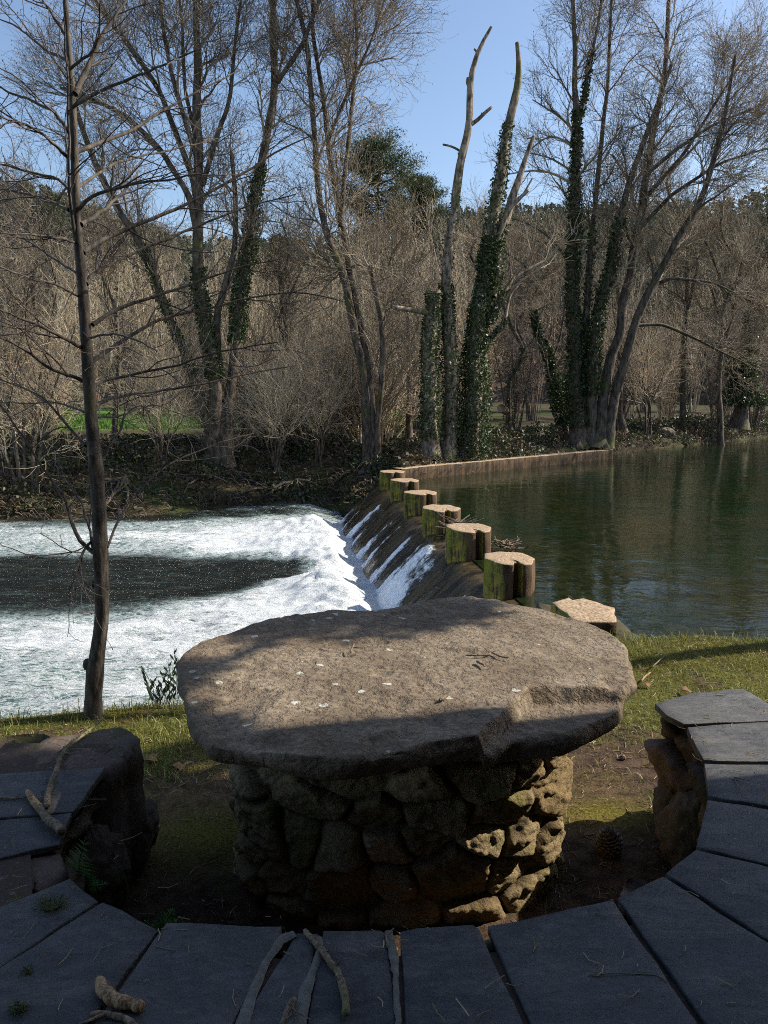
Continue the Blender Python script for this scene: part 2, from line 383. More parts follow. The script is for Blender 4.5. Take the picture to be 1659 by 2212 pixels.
def mat_spill():
    m = M("water sheet over the weir", 0.08, 0.5); m.set(m.b, "IOR", 1.333)
    f, s, t, _ = m.mask()
    cb = m.n.new("ShaderNodeCombineXYZ"); m.l.new(m.math('MULTIPLY', s, 40.0), cb.inputs[0]); m.l.new(m.math('MULTIPLY', t, 1.7), cb.inputs[1])
    n1 = m.noise(1.6, 5, 0.65, cb.outputs[0], 0.5); n2 = m.noise(5.5, 4, 0.7, cb.outputs[0], 0.6); n3 = m.noise(9, 4, 0.7)
    c = m.mix(m.ramp(n1, 0.35, 0.65), (0.012, 0.011, 0.009), (0.10, 0.072, 0.038))
    k = m.math('ADD', m.math('MULTIPLY', n2, 0.5), m.math('MULTIPLY', n3, 0.5))
    foam = m.ramp(m.math('SUBTRACT', k, m.math('SUBTRACT', 0.80, m.math('MULTIPLY', f, 0.55))), -0.05, 0.10)
    m.color(m.mix(foam, c, (0.86, 0.89, 0.92))); m.set(m.b, "Roughness", m.math('ADD', 0.10, m.math('MULTIPLY', foam, 0.5)))
    b = m.bump(n1, 0.6, 0.03); b = m.bump(n2, 0.6, 0.012, b); m.bump(m.math('MULTIPLY', n3, foam), 0.8, 0.04, b)
    return m.m
SPILL = mat_spill()
#@@STRUCT
# ================================================================== TERRAIN
POND_Z, RIVER_Z = -0.45, -1.25
def crest(y): return 1.60-0.1274*(np.asarray(y, float)-6.3)
def toe(y): return 0.0-0.149*(np.asarray(y, float)-10.75)
NE = np.array([(-60, 1.2), (-12, 2.6), (-5, 3.45), (-2, 3.86), (-1.1, 4.05), (0.0, 4.5), (0.9, 4.95), (1.5, 5.12), (2.1, 5.2), (2.6, 5.12), (5, 5.2), (12, 5.0), (60, 3.0)])
FE = np.array([(-60, 9), (-20, 14.2), (-8.7, 17.4), (-5.8, 18.1), (-2.9, 19.7), (-1.2, 19.6), (-0.5, 18.5), (0.1, 18.1), (0.45, 18.55), (7.45, 25.1), (7.7, 26.6), (12, 30.5), (18, 36), (28, 46), (60, 62)])
def near_edge(x): return np.interp(x, NE[:, 0], NE[:, 1])
def far_edge(x): return np.interp(x, FE[:, 0], FE[:, 1])
def far_z(x, y):
    d = y-far_edge(x); pond = sstep(0.1, 0.5, x)
    zr = np.interp(d, [-1.5, -0.3, 0.15, 1.2, 3, 8, 20, 60], [-1.9, -1.7, -1.15, -0.6, -0.25, 0.10, 0.3, 0.5])
    zp = np.interp(d, [-1.2, -0.05, 0.05, 0.6, 3, 8, 20, 60], [-1.1, -0.7, -0.38, -0.12, 0.02, 0.12, 0.3, 0.5])
    # the pond bank right of the wing wall is a soft one
    return zr*(1-pond)+zp*pond
def ground_z(x, y):
    x, y = np.broadcast_arrays(np.asarray(x, float), np.asarray(y, float))
    side = sstep(-0.4, 0.6, x-crest(y))
    dn = y-near_edge(x)
    deep = -1.95*(1-side)+-1.05*side
    zn = deep*sstep(-0.05, 1.0, dn)
    z = np.where(dn < 1.0, zn, deep)
    df = y-far_edge(x)
    z = np.where(df > -1.2, np.maximum(far_z(x, y), z), z)
    P = xyz(x, y, 0*x)
    land = sstep(0.3, -0.3, dn)
    z = z + land*(0.015*fbm(P*3, 4, 3)+0.006*fbm(P*22, 3, 4)) + sstep(0, 2, df)*(0.12*fbm(P*0.7, 4, 5)+0.06*fbm(P*3, 3, 6))
    # worn hollow inside the bench ring
    return z
def axis(segs):
    out = []
    for a, b, s in segs: out += list(np.arange(a, b, s))
    return np.array(out+[segs[-1][1]])
gx = axis([(-160, -40, 8), (-40, -10, 0.8), (-10, -3, 0.25), (-3, 3.2, 0.05), (3.2, 10, 0.25), (10, 40, 0.8), (40, 160, 8)])
gy = axis([(-60, -6, 4), (-6, 0.5, 0.4), (0.5, 7, 0.05), (7, 17, 0.4), (17, 32, 0.2), (32, 60, 1), (60, 300, 10)])
GX, GY = np.meshgrid(gx, gy, indexing='ij')
GZ = ground_z(GX, GY)
P3 = xyz(GX, GY, 0*GX)
dn = GY-near_edge(GX); dfar = GY-far_edge(GX)
ring = np.hypot(GX-0.08, GY-2.5)
nse = fbm(P3*1.7, 4, 11); nse2 = fbm(P3*5, 3, 12)
grass = sstep(0.85, 1.25, ring+0.3*nse)*(1-sstep(-0.1, 0.3, dn))*sstep(3.2, 3.75, GY+0.7*nse+0.12*np.abs(GX))
grass = np.where(GY > 20, 0, grass)
moss = sstep(0.02, 0.25, nse2+0.35*nse)*np.clip(0.25+0.9*sstep(2.5, 3.2, GY), 0, 1)*(1-sstep(0, .3, dn))
moss = np.maximum(moss*0.22, 0.9*np.exp(-((GX+0.65)/0.35)**2-((GY-2.75)/0.22)**2)+0.9*np.exp(-((GX-0.9)/0.25)**2-((GY-2.9)/0.12)**2))
moss = np.where(GY > 10, 0, moss)
farm = sstep(0.2, 0.8, dn)
mead = sstep(12, 14, dfar+0.8*nse)*(1-sstep(54, 62, GY))*(1-sstep(1.5, 3.5, GX))
A = np.stack([grass, np.clip(moss, 0, 1), farm, mead], -1)
mb = MB(); mb.grid(xyz(GX, GY, GZ), attr=A)
tag(mb.build("ground", GROUND, col=True), kind="structure")

# ------------------------------------------------------------------ pond water
mb = MB()
ys = axis([(4.6, 20, 0.25), (20, 70, 2)]); xt = np.concatenate([np.linspace(0, 1, 30)**2])
V = np.zeros((len(xt), len(ys), 3))
for j, y in enumerate(ys):
    x0 = crest(min(y, 18.0))-0.02 if y > 6.0 else 1.62
    V[:, j] = xyz(x0+xt*(80-x0), np.full(len(xt), y), np.full(len(xt), POND_Z))
mb.grid(V)
tag(mb.build("pond_water", POND), kind="structure")

# ------------------------------------------------------------------ water over the weir: s along crest, t down the apron
PIL_Y = [8.2+1.84*k for k in range(6)]
sy = np.arange(6.5, 17.9, 0.03); tt = np.linspace(-0.12, 1.06, 46)
SY, TT = np.meshgrid(sy, tt, indexing='ij')
xc = crest(SY); xtoe = toe(SY)
X = xc+(xtoe-xc)*TT; Y = SY-0.14*TT
prof = np.clip((TT-0.16)/0.84, 0, 2)
Z = POND_Z-0.03*sstep(-0.12, 0.2, TT)-0.88*(0.35*prof+0.65*prof**1.5)
dp = np.min(np.abs(SY[..., None]-np.array(PIL_Y)), axis=-1)     # distance from nearest pillar
wake = np.exp(-((dp-0.38)/0.13)**2)*sstep(0.22, 0.42, TT)
mid = 1-sstep(0.15, 0.35, dp)
heavy = np.exp(-((SY-PIL_Y[1]-0.92)/0.50)**2)*sstep(0.12, 0.42, TT)
F = 0.80*wake*(0.8+0.8*fbm(xyz(SY*3.1, TT*2.0, 0*TT), 3, 23))*sstep(.25, .45, TT)+0.80*heavy+0.42*sstep(0.62, 1.0, TT)+0.06*mid*sstep(.3, .8, TT)
N = fbm(xyz(SY*9, TT*1.6, 0*TT), 4, 21); N2 = fbm(xyz(SY*14, TT*14, 0*TT), 3, 22)
Z = Z+0.03*N*sstep(0, 0.3, TT)+0.02*wake+(0.05*N2+0.05)*F*sstep(0.1, 0.4, TT)+0.11*sstep(0.2, 0.8, dp)*sstep(0.15, 0.5, TT)-0.07*sstep(.2, .5, TT)
mb = MB(); mb.grid(xyz(X, Y, Z), attr=np.stack([np.clip(F, 0, 1), SY/10, TT, 0*TT], -1))
tag(mb.build("weir_water", SPILL, col=True), kind="structure")

# ------------------------------------------------------------------ river
rx = axis([(-40, -14, 0.5), (-14, -6, 0.08), (-6, 1.3, 0.045)]); ry = axis([(2.6, 6, 0.12), (6, 14, 0.05), (14, 20.6, 0.07)])
RX, RY = np.meshgrid(rx, ry, indexing='ij')
XT = toe(RY)
down = XT-RX                                            # distance downstream of the toe
dist = np.clip(down, 0, 99)
wig = 0.35*fbm(xyz(RX*0.5, RY*0.9, 0*RX), 3, 31)
cy = 12.75-0.20*np.clip(dist, 0, 8)+wig                    # centre of the calm dark tongue
hw = np.clip((dist-0.4)*0.70, 0, 2.2)+0.02
tongue = 1-sstep(0.55, 1.25, np.abs(RY-cy)/(hw+0.05))
tongue = tongue*sstep(0.5, 1.3, dist)
fade_up = 1-sstep(16.6-0.05*dist, 18.3, RY+wig)
nearf = sstep(4.9, 8.6, RY+0.35*wig+0.15*dist)
F = (0.40+0.72*np.exp(-dist/3.0))*(0.55+0.45*nearf)
F = F*(1-0.97*tongue)*(0.08+0.92*fade_up)
F = F+0.25*np.exp(-(dist/0.9)**2)
F = F+0.30*fbm(xyz(RX*0.55, RY*1.9, 0*RX), 5, 33)*(1-0.85*tongue)
F = np.clip(F, 0, 1.15)
P = xyz(RX, RY*1.7, 0*RX)
amp = 0.05+0.10*F+0.16*np.exp(-dist/1.6)
H = amp*(fbm(P*1.1, 5, 35, 0.55)*0.9+0.35*np.abs(fbm(P*3.3, 3, 36)))
boil = 0.15*np.exp(-((dist-0.7)/0.55)**2)*(1-0.75*tongue)*(0.6+0.8*np.abs(fbm(P*2.4, 3, 38)))*fade_up
Zr = RIVER_Z+(H+boil)*sstep(-0.1, 0.7, down+0.5*fbm(P*1.7, 4, 44))+0.07*np.exp(-((dist-1.7)/1.0)**2)*F-0.10*np.exp(-(dist/0.4)**2)
mb = MB()
keep = (down > -0.12)
V = xyz(RX, RY, Zr); AA = np.stack([F, tongue, dist/10, 0*F], -1)
nu, nv = RX.shape
iu = np.arange(nu-1)[:, None]; jv = np.arange(nv-1)[None]
q = np.stack([iu*nv+jv, (iu+1)*nv+jv, (iu+1)*nv+jv+1, iu*nv+jv+1], -1)
q = q[keep[:-1, :-1] | keep[1:, :-1]]
mb.add(V.reshape(-1, 3), q.reshape(-1, 4), attr=AA.reshape(-1, 4))
river = mb.build("river_water", RIVER, col=True); tag(river, kind="structure")
O = np.array([(1,0,0),(-1,0,0),(0,1,0),(0,-1,0),(0,0,1),(0,0,-1)], float)
T8 = np.array([(0,2,4),(2,1,4),(1,3,4),(3,0,4),(2,0,5),(1,2,5),(3,1,5),(0,3,5)])
# ------------------------------------------------------------------ weir body, pillars, wing wall
def prism(poly, z0, z1, bevel=0.015, jitter=0.004, seed=0, nz=6):
    """extruded plan polygon with bevelled, slightly chipped rim"""
    poly = np.array(poly, float)
    pts = []
    for a, b in zip(poly, np.roll(poly, -1, 0)):
        m = max(1, int(np.linalg.norm(b-a)/0.05))
        for k in range(m): pts.append(a+(b-a)*k/m)
    pts = np.array(pts); c = pts.mean(0)
    levels = [(z0, 0)]+[(z0+(z1-bevel-z0)*k/nz, 0) for k in range(1, nz+1)]+[(z1-bevel*0.3, bevel*0.35), (z1, bevel)]
    V = []
    for z, ins in levels:
        d = pts-c; L = np.linalg.norm(d, axis=1, keepdims=True); p = pts-d/L*ins
        q = xyz(p[:, 0], p[:, 1], np.full(len(p), z))
        q = q+jitter*np.stack([fbm(q*9, 3, seed+s) for s in (0, 5, 9)], -1)*3
        V.append(q)
    for s in (0.8, 0.5, 0.2):
        p = c+(pts-c)*s*(1-bevel/np.linalg.norm(pts-c, axis=1, keepdims=True)); q = xyz(p[:, 0], p[:, 1], np.full(len(p), z1)); q[:, 2] += jitter*3*fbm(q*9, 3, seed+9); V.append(q)
    V = np.stack(V, 1)
    m = MB(); m.grid(V, closed_u=True)
    top = V[:, -1]; m.add(np.vstack([top, [[c[0], c[1], z1]]]), tris=[(i, (i+1) % len(top), len(top)) for i in range(len(top))])
    return m
PLAN = [(-.28, -.04), (-.06, -.35), (.055, -.345), (.06, -.24), (.135, -.24), (.14, -.33), (.25, -.27), (.30, .02), (.17, .33), (-.14, .345), (-.28, .20)]
ORD = ["nearest full pillar of the weir with a tall lime-green side, standing just left of the bank block",
       "second pillar from the near bank, lime-green side, beside the foaming white sluice gap",
       "third pillar from the near bank with driftwood twigs caught against it",
       "third pillar from the far bank, squat with ochre-green side",
       "second pillar from the far bank, small in the photo with ochre side",
       "farthest small pillar of the weir, joined to the low wing wall on the far bank"]
for k, y in enumerate(PIL_Y):
    x = float(crest(y)); ca, sa = math.cos(0.12), math.sin(0.12)
    rg_ = np.random.default_rng(k+3); sc_ = rg_.uniform(.95, 1.05); tw_ = rg_.normal(0, .05); pl = [(x+(a*math.cos(tw_)-b*math.sin(tw_))*sc_+rg_.normal(0, .006), y+(b*math.cos(tw_)+a*math.sin(tw_))*sc_+rg_.normal(0, .006)) for a, b in PLAN]
    m = prism(pl, -1.15, POND_Z+0.355+0.01*math.sin(k*2), seed=40+k)
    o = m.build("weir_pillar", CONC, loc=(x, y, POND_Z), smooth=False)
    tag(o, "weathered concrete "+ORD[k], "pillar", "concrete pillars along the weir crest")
quad = [on_z(u, v, -0.10)[:2] for u, v in ((1190, 1301), (1216, 1322), (1247, 1343), (1285, 1343), (1333, 1343), (1328, 1312), (1262, 1291), (1235, 1296), (1226, 1291))]
m = prism(quad, -0.24, -0.10, seed=60)
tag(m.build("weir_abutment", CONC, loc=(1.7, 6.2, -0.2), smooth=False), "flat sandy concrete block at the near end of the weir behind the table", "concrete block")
m = prism([(1.30, 5.65), (1.42, 6.9), (2.0, 6.75), (2.05, 6.1), (2.12, 5.5)], -1.2, -0.245, bevel=0.05, jitter=0.02, seed=66)
tag(m.build("footing_stone", DARKSTONE, loc=(1.7, 6.2, -0.3)), "mossy stone footing sloping from under the concrete block to the grass", "stone")
mb = MB()   # sill and apron below the water sheet
sy2 = np.arange(6.4, 18.2, 0.2); tl = np.array([-0.25, -0.1, 0, 0.25, 0.5, 0.75, 1.0, 1.15])
S2, T2 = np.meshgrid(sy2, tl, indexing='ij'); pr = np.clip((T2-0.16)/0.84, 0, 2)
mb.grid(xyz(crest(S2)+(toe(S2)-crest(S2))*T2, S2-0.14*T2, POND_Z-0.13-0.88*(0.35*pr+0.65*pr**1.5)-np.where(T2 < -0.2, 0.8, 0)))
tag(mb.build("weir_apron", CONC), "sloping concrete weir apron under the water sheet between river and pond", "weir")
wl_px = [(868, 1012.5), (1000, 1000), (1180, 984), (1325, 971)]
wp = np.array([on_z(u, v, -0.15)[:2] for u, v in wl_px])
pl = [tuple(p) for p in wp]+[(wp[-1][0]-0.05, wp[-1][1]+0.55)]+[(p[0]-0.30, p[1]+0.40) for p in wp[::-1][1:]]
m = prism(pl, -1.0, -0.15, bevel=0.02, jitter=0.008, seed=70)
# flat top cap of a long polygon: rebuild as strips instead of a fan
mb = MB()
for (a, b) in zip(wp[:-1], wp[1:]):
    pass
path = np.concatenate([np.linspace(a, b, 40, endpoint=False) for a, b in zip(wp[:-1], wp[1:])]+[wp[-1:]])
nrm = np.array([-0.62, 0.78])
rings = []
for off, z in ((0, -1.0), (0, -0.5), (0.0, -0.30), (0.0, -0.165), (0.012, -0.15), (0.20, -0.152), (0.36, -0.155), (0.38, -0.17), (0.38, -0.8)):
    q = xyz(path[:, 0]+nrm[0]*off, path[:, 1]+nrm[1]*off, np.full(len(path), z)); q[:, 2] += 0.012*fbm(q*5, 3, 71); q[:, 1] += 0.02*fbm(q*4, 3, 73); rings.append(q)
V = np.stack(rings, 1); mb.grid(V)
e = V[-1]; mb.add(e, tris=[(0, i, i+1) for i in range(1, len(e)-1)])
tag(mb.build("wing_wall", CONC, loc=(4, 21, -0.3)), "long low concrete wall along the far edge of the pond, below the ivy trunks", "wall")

# ------------------------------------------------------------------ hills and the far forest
def ridge_el(u):   # elevation of the hill silhouette (photo rows) per photo column
    return np.interp(u, [-900, -100, 60, 200, 320, 430, 560, 660, 760, 900, 960, 1060, 1200, 1400, 1480, 1600, 1700, 2600], [400, 425, 430, 455, 500, 525, 520, 525, 500, 470, 455, 452, 452, 456, 470, 455, 450, 440])
def hill_mesh(R0, R1, drop, name, hmin=0.0):
    us = np.linspace(-900, 2600, 160); rs = np.linspace(0, 1, 26)
    U, S = np.meshgrid(us, rs, indexing='ij')
    az = np.arctan((U-829.5)/FPX*1.0)
    top = (1106-ridge_el(U)); el = np.arctan(top/FPX)-PITCH
    Rr = R0+(R1-R0)*S
    zt = EYE+R1*np.tan(el)*np.cos(az)**0-drop
    z = 0.2+(zt-0.2)*(S**0.85)
    z = z+1.5*S*fbm(xyz(U/60, S*6, 0*S), 3, 81)
    m = MB(); m.grid(xyz(Rr*np.sin(az), Rr*np.cos(az), z)); o = m.build(name, HILL); tag(o, kind="structure")
    return us, zt
hill_mesh(85, 210, 7.0, "hill")
def hill_pts(n, R0, R1, drop, smin=0.0):
    S = rng.uniform(smin, 1, n)**0.8; U = rng.uniform(-900, 2600, n)
    az = np.arctan((U-829.5)/FPX); el = np.arctan((1106-ridge_el(U))/FPX)-PITCH
    zt = EYE+R1*np.tan(el)-drop; z = 0.2+(zt-0.2)*(S**0.85); Rr = R0+(R1-R0)*S
    return xyz(Rr*np.sin(az), Rr*np.cos(az), z)
mb = MB()
C = hill_pts(2600, 85, 210, 7.0)
for q in range(110):
    h = rng.uniform(0, 1, len(C)); a = rng.uniform(0, 2*np.pi, len(C)); tall = 7.5
    rad = 2.6*(1-h)**0.7*rng.uniform(0.3, 1, len(C))
    p = C+xyz(rad*np.cos(a), rad*np.sin(a), h*tall)
    mb.leaves(p, rng.uniform(0.5, 1.25, len(C)), up=0.5, aspect=1.8)
tag(mb.build("far_forest", HILLN, smooth=False), kind="stuff")
#@@TABLE
# ================================================================== STONE TABLE
def rubble(path_xy, z0, z1, ds, dz, cw, chh, H, seed, closed=True, lean=0.0, nfreq=9):
    """surface of rounded stones on a vertical wall along a closed path; returns V (nu,nv,3) and attrs"""
    p = np.array(path_xy, float); pp = np.vstack([p, p[:1]]) if closed else p
    seg = np.linalg.norm(np.diff(pp, axis=0), axis=1); L = seg.sum(); cs = np.concatenate([[0], np.cumsum(seg)])
    nu = int(L/ds); s = np.linspace(0, L, nu, endpoint=not closed); nv = int((z1-z0)/dz)+1; z = np.linspace(z0, z1, nv)
    px = np.interp(s, cs, pp[:, 0]); py = np.interp(s, cs, pp[:, 1])
    k = 5
    if closed:
        tx = np.roll(px, -k)-np.roll(px, k); ty = np.roll(py, -k)-np.roll(py, k)
    else: tx = np.gradient(px); ty = np.gradient(py)
    tl = np.hypot(tx, ty)+1e-9; nx, ny = ty/tl, -tx/tl
    area = 0.5*np.sum(px*np.roll(py, -1)-np.roll(px, -1)*py)
    if area < 0: nx, ny = -nx, -ny
    r = np.random.default_rng(seed); sd = []
    rows = max(2, int(round((z1-z0)/chh)))
    for a in range(-1, rows+1):
        zz = z0+(a+0.5)*(z1-z0)/rows; c0 = r.uniform(0, cw); x = c0
        while x < L+c0:
            sd.append((x % L, zz+r.normal(0, chh*0.18), r.uniform(-1, 1), r.uniform(-1, 1), r.uniform(0, 1), r.uniform(.8, 1.3))); x += cw*r.uniform(0.55, 1.5)
    sd = np.array(sd)
    if closed: sd = np.vstack([sd, sd+[L, 0, 0, 0, 0, 0], sd-[L, 0, 0, 0, 0, 0]])
    S, Z = np.meshgrid(s, z, indexing='ij')
    W = xyz(px[:, None]+0*Z, py[:, None]+0*Z, Z)
    w1 = fbm(W*4, 3, seed+1); w2 = fbm(W*4, 3, seed+2)
    Sw = (S+0.06*w1).ravel(); Zw = (Z+0.04*w2).ravel(); asp = cw/chh*0.8
    d1 = np.full(Sw.shape, 9.); d2 = d1.copy(); idx = np.zeros(Sw.shape, int)
    for q, (a, b, *_r) in enumerate(sd):
        d = np.sqrt(((Sw-a)/asp)**2+(Zw-b)**2)*_r[3]
        m = d < d1; d2 = np.where(m, d1, np.minimum(d2, d)); idx = np.where(m, q, idx); d1 = np.where(m, d, d1)
    e = (d2-d1).reshape(S.shape); I = idx.reshape(S.shape)
    ds_, dz_ = (Sw.reshape(S.shape)-sd[I, 0])/asp, Zw.reshape(S.shape)-sd[I, 1]
    sat = 1-np.exp(-e/(chh*0.10))
    h = sat*(H*(0.55+0.55*sd[I, 4])+H*1.3*(sd[I, 2]*dz_+0.8*sd[I, 3]*ds_)/chh+H*0.55*sd[I, 3])+0.22*H*fbm(W*nfreq, 4, seed+3)*1.6+0.13*H*fbm(W*40, 3, seed+4)
    # broken facets
    h = h+0.9*H*np.abs(fbm(W*np.array([9, 9, 15]), 4, seed+5))+0.25*H*np.abs(fbm(W*28, 3, seed+6))+0.5*H*fbm(W*3, 2, seed+7)
    V = W.copy(); V[..., 0] += nx[:, None]*h; V[..., 1] += ny[:, None]*h; V[..., 2] += 0.3*H*w2
    gap = 1-sstep(0.0, chh*0.14, e)
    return V, np.stack([sd[I, 4], gap, 0*gap, 0*gap], -1)

TZ = 0.80
top_px = [(384,1426),(393,1411),(433,1383),(483,1370),(545,1346),(637,1324),(693,1316),(803,1318),(853,1309),(914,1300),(976,1289),(1025,1289),(1069,1295),(1106,1306),(1186,1318),(1254,1337),(1315,1364),(1346,1389),(1364,1432),(1366,1468),(1352,1505),
          (1335,1534),(1290,1556),(1235,1576),(1170,1583),(1105,1588),(1044,1588),(976,1600),(914,1610),(850,1622),(760,1637),(637,1634),(514,1608),(458,1598),(421,1568),(406,1549),(397,1519),(402,1488),(390,1457)]
tp = np.array([on_z(u, v, TZ-(0.035 if (v > 1500 and u > 1060) else 0))[:2] for u, v in top_px])
tc = np.array([0.03, 2.48])
ang = np.arctan2(tp[:, 1]-tc[1], tp[:, 0]-tc[0]); rad = np.hypot(*(tp-tc).T); o_ = np.argsort(ang); ang, rad = ang[o_], rad[o_]
nA = 720; th = np.linspace(-np.pi, np.pi, nA, endpoint=False)
ro = np.interp(th, np.concatenate([ang-2*np.pi, ang, ang+2*np.pi]), np.tile(rad, 3))
kern = np.exp(-np.linspace(-2, 2, 9)**2); kern /= kern.sum(); ro = np.convolve(np.concatenate([ro[-4:], ro, ro[:4]]), kern, 'valid')
ro = ro+0.006*fbm(xyz(np.cos(th)*12, np.sin(th)*12, 0*th), 4, 90)
fr = np.concatenate([np.linspace(0.003, 0.9, 95), np.linspace(0.91, 0.985, 12)])
prof = [(f, 0.0) for f in fr]+[(0.993, -0.003), (0.999, -0.009), (1.004, -0.020), (1.003, -0.034), (0.995, -0.048), (0.978, -0.062), (0.955, -0.074), (0.92, -0.086), (0.87, -0.098), (0.8, -0.112), (0.5, -0.12), (0.003, -0.12)]
TH, K = np.meshgrid(th, np.arange(len(prof)), indexing='ij'); pf = np.array(prof)
Rr = ro[:, None]*pf[K, 0]; Xs = tc[0]+np.cos(TH)*Rr; Ys = tc[1]+np.sin(TH)*Rr
a = on_z(1130, 1486, TZ)[:2]; b = on_z(1040, 1575, TZ)[:2]
dv = (b-a)/np.linalg.norm(b-a); nn = np.array([-dv[1], dv[0]])
if nn[0] < 0: nn = -nn
wob = 0.02*fbm(xyz(Xs*9, Ys*9, 0*Xs), 3, 91)
d1 = (Xs-a[0])*nn[0]+(Ys-a[1])*nn[1]+wob
d2 = a[1]+0.01-Ys+wob-0.02*(Xs-a[0])
ledge = sstep(0.0, 0.018, d1)*sstep(-0.004, 0.03, d2)
ledge = ledge*(0.048-0.03*sstep(0.1, 0.6, d1))
P = xyz(Xs, Ys, 0*Xs)
istop = sstep(-0.02, 0.0, pf[K, 1])
Zs = TZ+pf[K, 1]-ledge+istop*(0.010*fbm(P*2.2, 4, 92)+0.006*fbm(P*14, 4, 93)-0.010*sstep(0.15, 0.5, fbm(P*7, 4, 94)))
rimn = fbm(xyz(Xs*7, Ys*7, pf[K, 1]*18), 4, 95)
Zs = Zs+(1-istop)*0.014*rimn*sstep(0, -0.02, pf[K, 1])
rimd = 0.02*fbm(xyz(Xs*9, Ys*9, pf[K, 1]*22), 4, 96)*sstep(0, -0.012, pf[K, 1])
Xs = Xs+np.cos(TH)*rimd; Ys = Ys+np.sin(TH)*rimd
root = (0.05, 2.66, 0.0)
table = empty("stone_table", root, "large round rough granite table on a rubble stone drum, half in shade", "table")
mb = MB(); mb.grid(xyz(Xs, Ys, Zs), closed_u=True); mb.build("tabletop", SLABM, table, root)
tq = np.linspace(0, 2*np.pi, 6000, endpoint=False); e_ = 2/2.7
px_ = 0.055+0.555*np.sign(np.cos(tq))*np.abs(np.cos(tq))**e_; py_ = 2.68+0.40*np.sign(np.sin(tq))*np.abs(np.sin(tq))**e_
V, AT = rubble(np.stack([px_, py_], -1), -0.05, 0.69, 0.0055, 0.0055, 0.20, 0.115, 0.040, 101, nfreq=14)
mb = MB(); mb.grid(V, closed_u=True, attr=AT); mb.build("pedestal", RUBBLE, table, root, col=True)

# ================================================================== CURVED BENCH
BZ = 0.50; BC = np.array([0.08, 2.5]); RO = 1.46
def b2(u, v): return on_z(u, v, BZ)[:2]
def out_pt(p_in, p_out):
    p = b2(*p_in); q = b2(*p_out); d = (q-p)/np.linalg.norm(q-p); w = p-BC
    B = w@d; C = w@w-RO**2; t = -B+math.sqrt(max(B*B-C, 0.01)); return p+d*t
SL = [  # inner edge points of each slate, then its two joint directions (from inner point, to outer point)
 ([(226,1657),(194,1703),(155,1751)], ((226,1657),(0,1672)), ((155,1751),(0,1765))),
 ([(154,1755),(142,1782),(129,1820)], ((154,1755),(0,1770)), ((129,1820),(0,1850))),
 ([(147,1899),(207,1945)], ((147,1899),(0,1958)), ((207,1945),(0,2086))),
 ([(218,1952),(337,2009)], ((218,1952),(0,2095)), ((337,2012),(240,2140))),
 ([(362,1998),(500,2001),(607,2008)], ((362,1998),(258,2140)), ((607,2008),(510,2190))),
 ([(638,2014),(682,2018)], ((638,2014),(535,2190)), ((682,2018),(650,2190))),
 ([(700,2010),(822,2006),(834,2014)], ((700,2010),(668,2190)), ((834,2014),(852,2190))),
 ([(864,2012),(900,2003),(1020,1998),(1034,2008)], ((864,2012),(876,2190)), ((1034,2008),(1122,2190))),
 ([(1056,2003),(1150,1985),(1320,1947)], ((1056,2003),(1140,2190)), ((1320,1947),(1490,2190))),
 ([(1336,1942),(1434,1895)], ((1336,1942),(1505,2180)), ((1434,1895),(1655,2037))),
 ([(1443,1889),(1503,1837)], ((1443,1889),(1659,2025)), ((1503,1837),(1659,1873))),
 ([(1508,1829),(1530,1726)], ((1508,1829),(1659,1863)), ((1530,1726),(1659,1748))),
 ([(1531,1717),(1524,1651)], ((1531,1717),(1659,1739)), ((1524,1651),(1659,1653))),
 ([(1520,1643),(1484,1573)], ((1520,1643),(1659,1645)), ((1484,1573),(1659,1560))),
]
broot = (0.08, 1.3, 0.0)
bench = empty("stone_bench", broot, "curved slate-topped stone bench ringing the near side of the table, mostly in blue shade", "bench")
k_ = 0
for inner, jl, jr in SL:
    P = [b2(*p) for p in inner]; A0 = out_pt(*jl); A1 = out_pt(*jr)
    aa, ab = [math.atan2(*(q-BC)[::-1]) for q in (A0, A1)]
    if ab < aa-math.pi: ab += 2*math.pi
    arc = [BC+RO*np.array([math.cos(aa+(ab-aa)*t), math.sin(aa+(ab-aa)*t)]) for t in (0, .33, .66, 1)]
    poly = P+arc[::-1]
    poly = np.array(poly); c = poly.mean(0); d = poly-c; L = np.linalg.norm(d, axis=1, keepdims=True)
    poly = c+d*(1+0.0035/L)
    m = prism(poly, BZ-0.020, BZ+0.003*math.sin(k_*5), bevel=0.003, jitter=0.0028, seed=120+k_, nz=2); k_ += 1
    m.build("slate_slab", SLATE, bench, broot)
poly = [b2(*p) for p in ((1478,1566),(1440,1547),(1415,1522),(1462,1508),(1495,1499),(1605,1490),(1622,1497),(1690,1540),(1700,1557))]
prism(poly, BZ-0.018, BZ+0.004, bevel=0.003, jitter=0.002, seed=150, nz=2).build("slate_slab", SLATE, bench, broot)
# masonry under the slates
inner_px = [(300,1600),(226,1657),(194,1703),(155,1751),(131,1817),(137,1893),(207,1945),(337,2006),(362,1998),(500,2001),(682,2014),(834,2006),(1020,1999),(1150,1985),(1328,1944),(1437,1893),(1505,1832),(1530,1722),(1522,1647),(1484,1573),(1425,1532)]
ip = np.array([b2(*p) for p in inner_px]); v = ip-BC; ip = BC+v*(1+0.075/np.linalg.norm(v, axis=1, keepdims=True))
a0 = math.atan2(*(ip[-1]-BC)[::-1]); a1 = math.atan2(*(ip[0]-BC)[::-1])-2*math.pi
arc = [BC+1.40*np.array([math.cos(t), math.sin(t)]) for t in np.linspace(a0+0.02, a1-0.02, 60)]
path = np.vstack([ip, arc])
V, AT = rubble(path, -0.08, BZ-0.022, 0.010, 0.009, 0.26, 0.13, 0.050, 161, nfreq=13)
mb = MB(); mb.grid(V, closed_u=True, attr=AT)
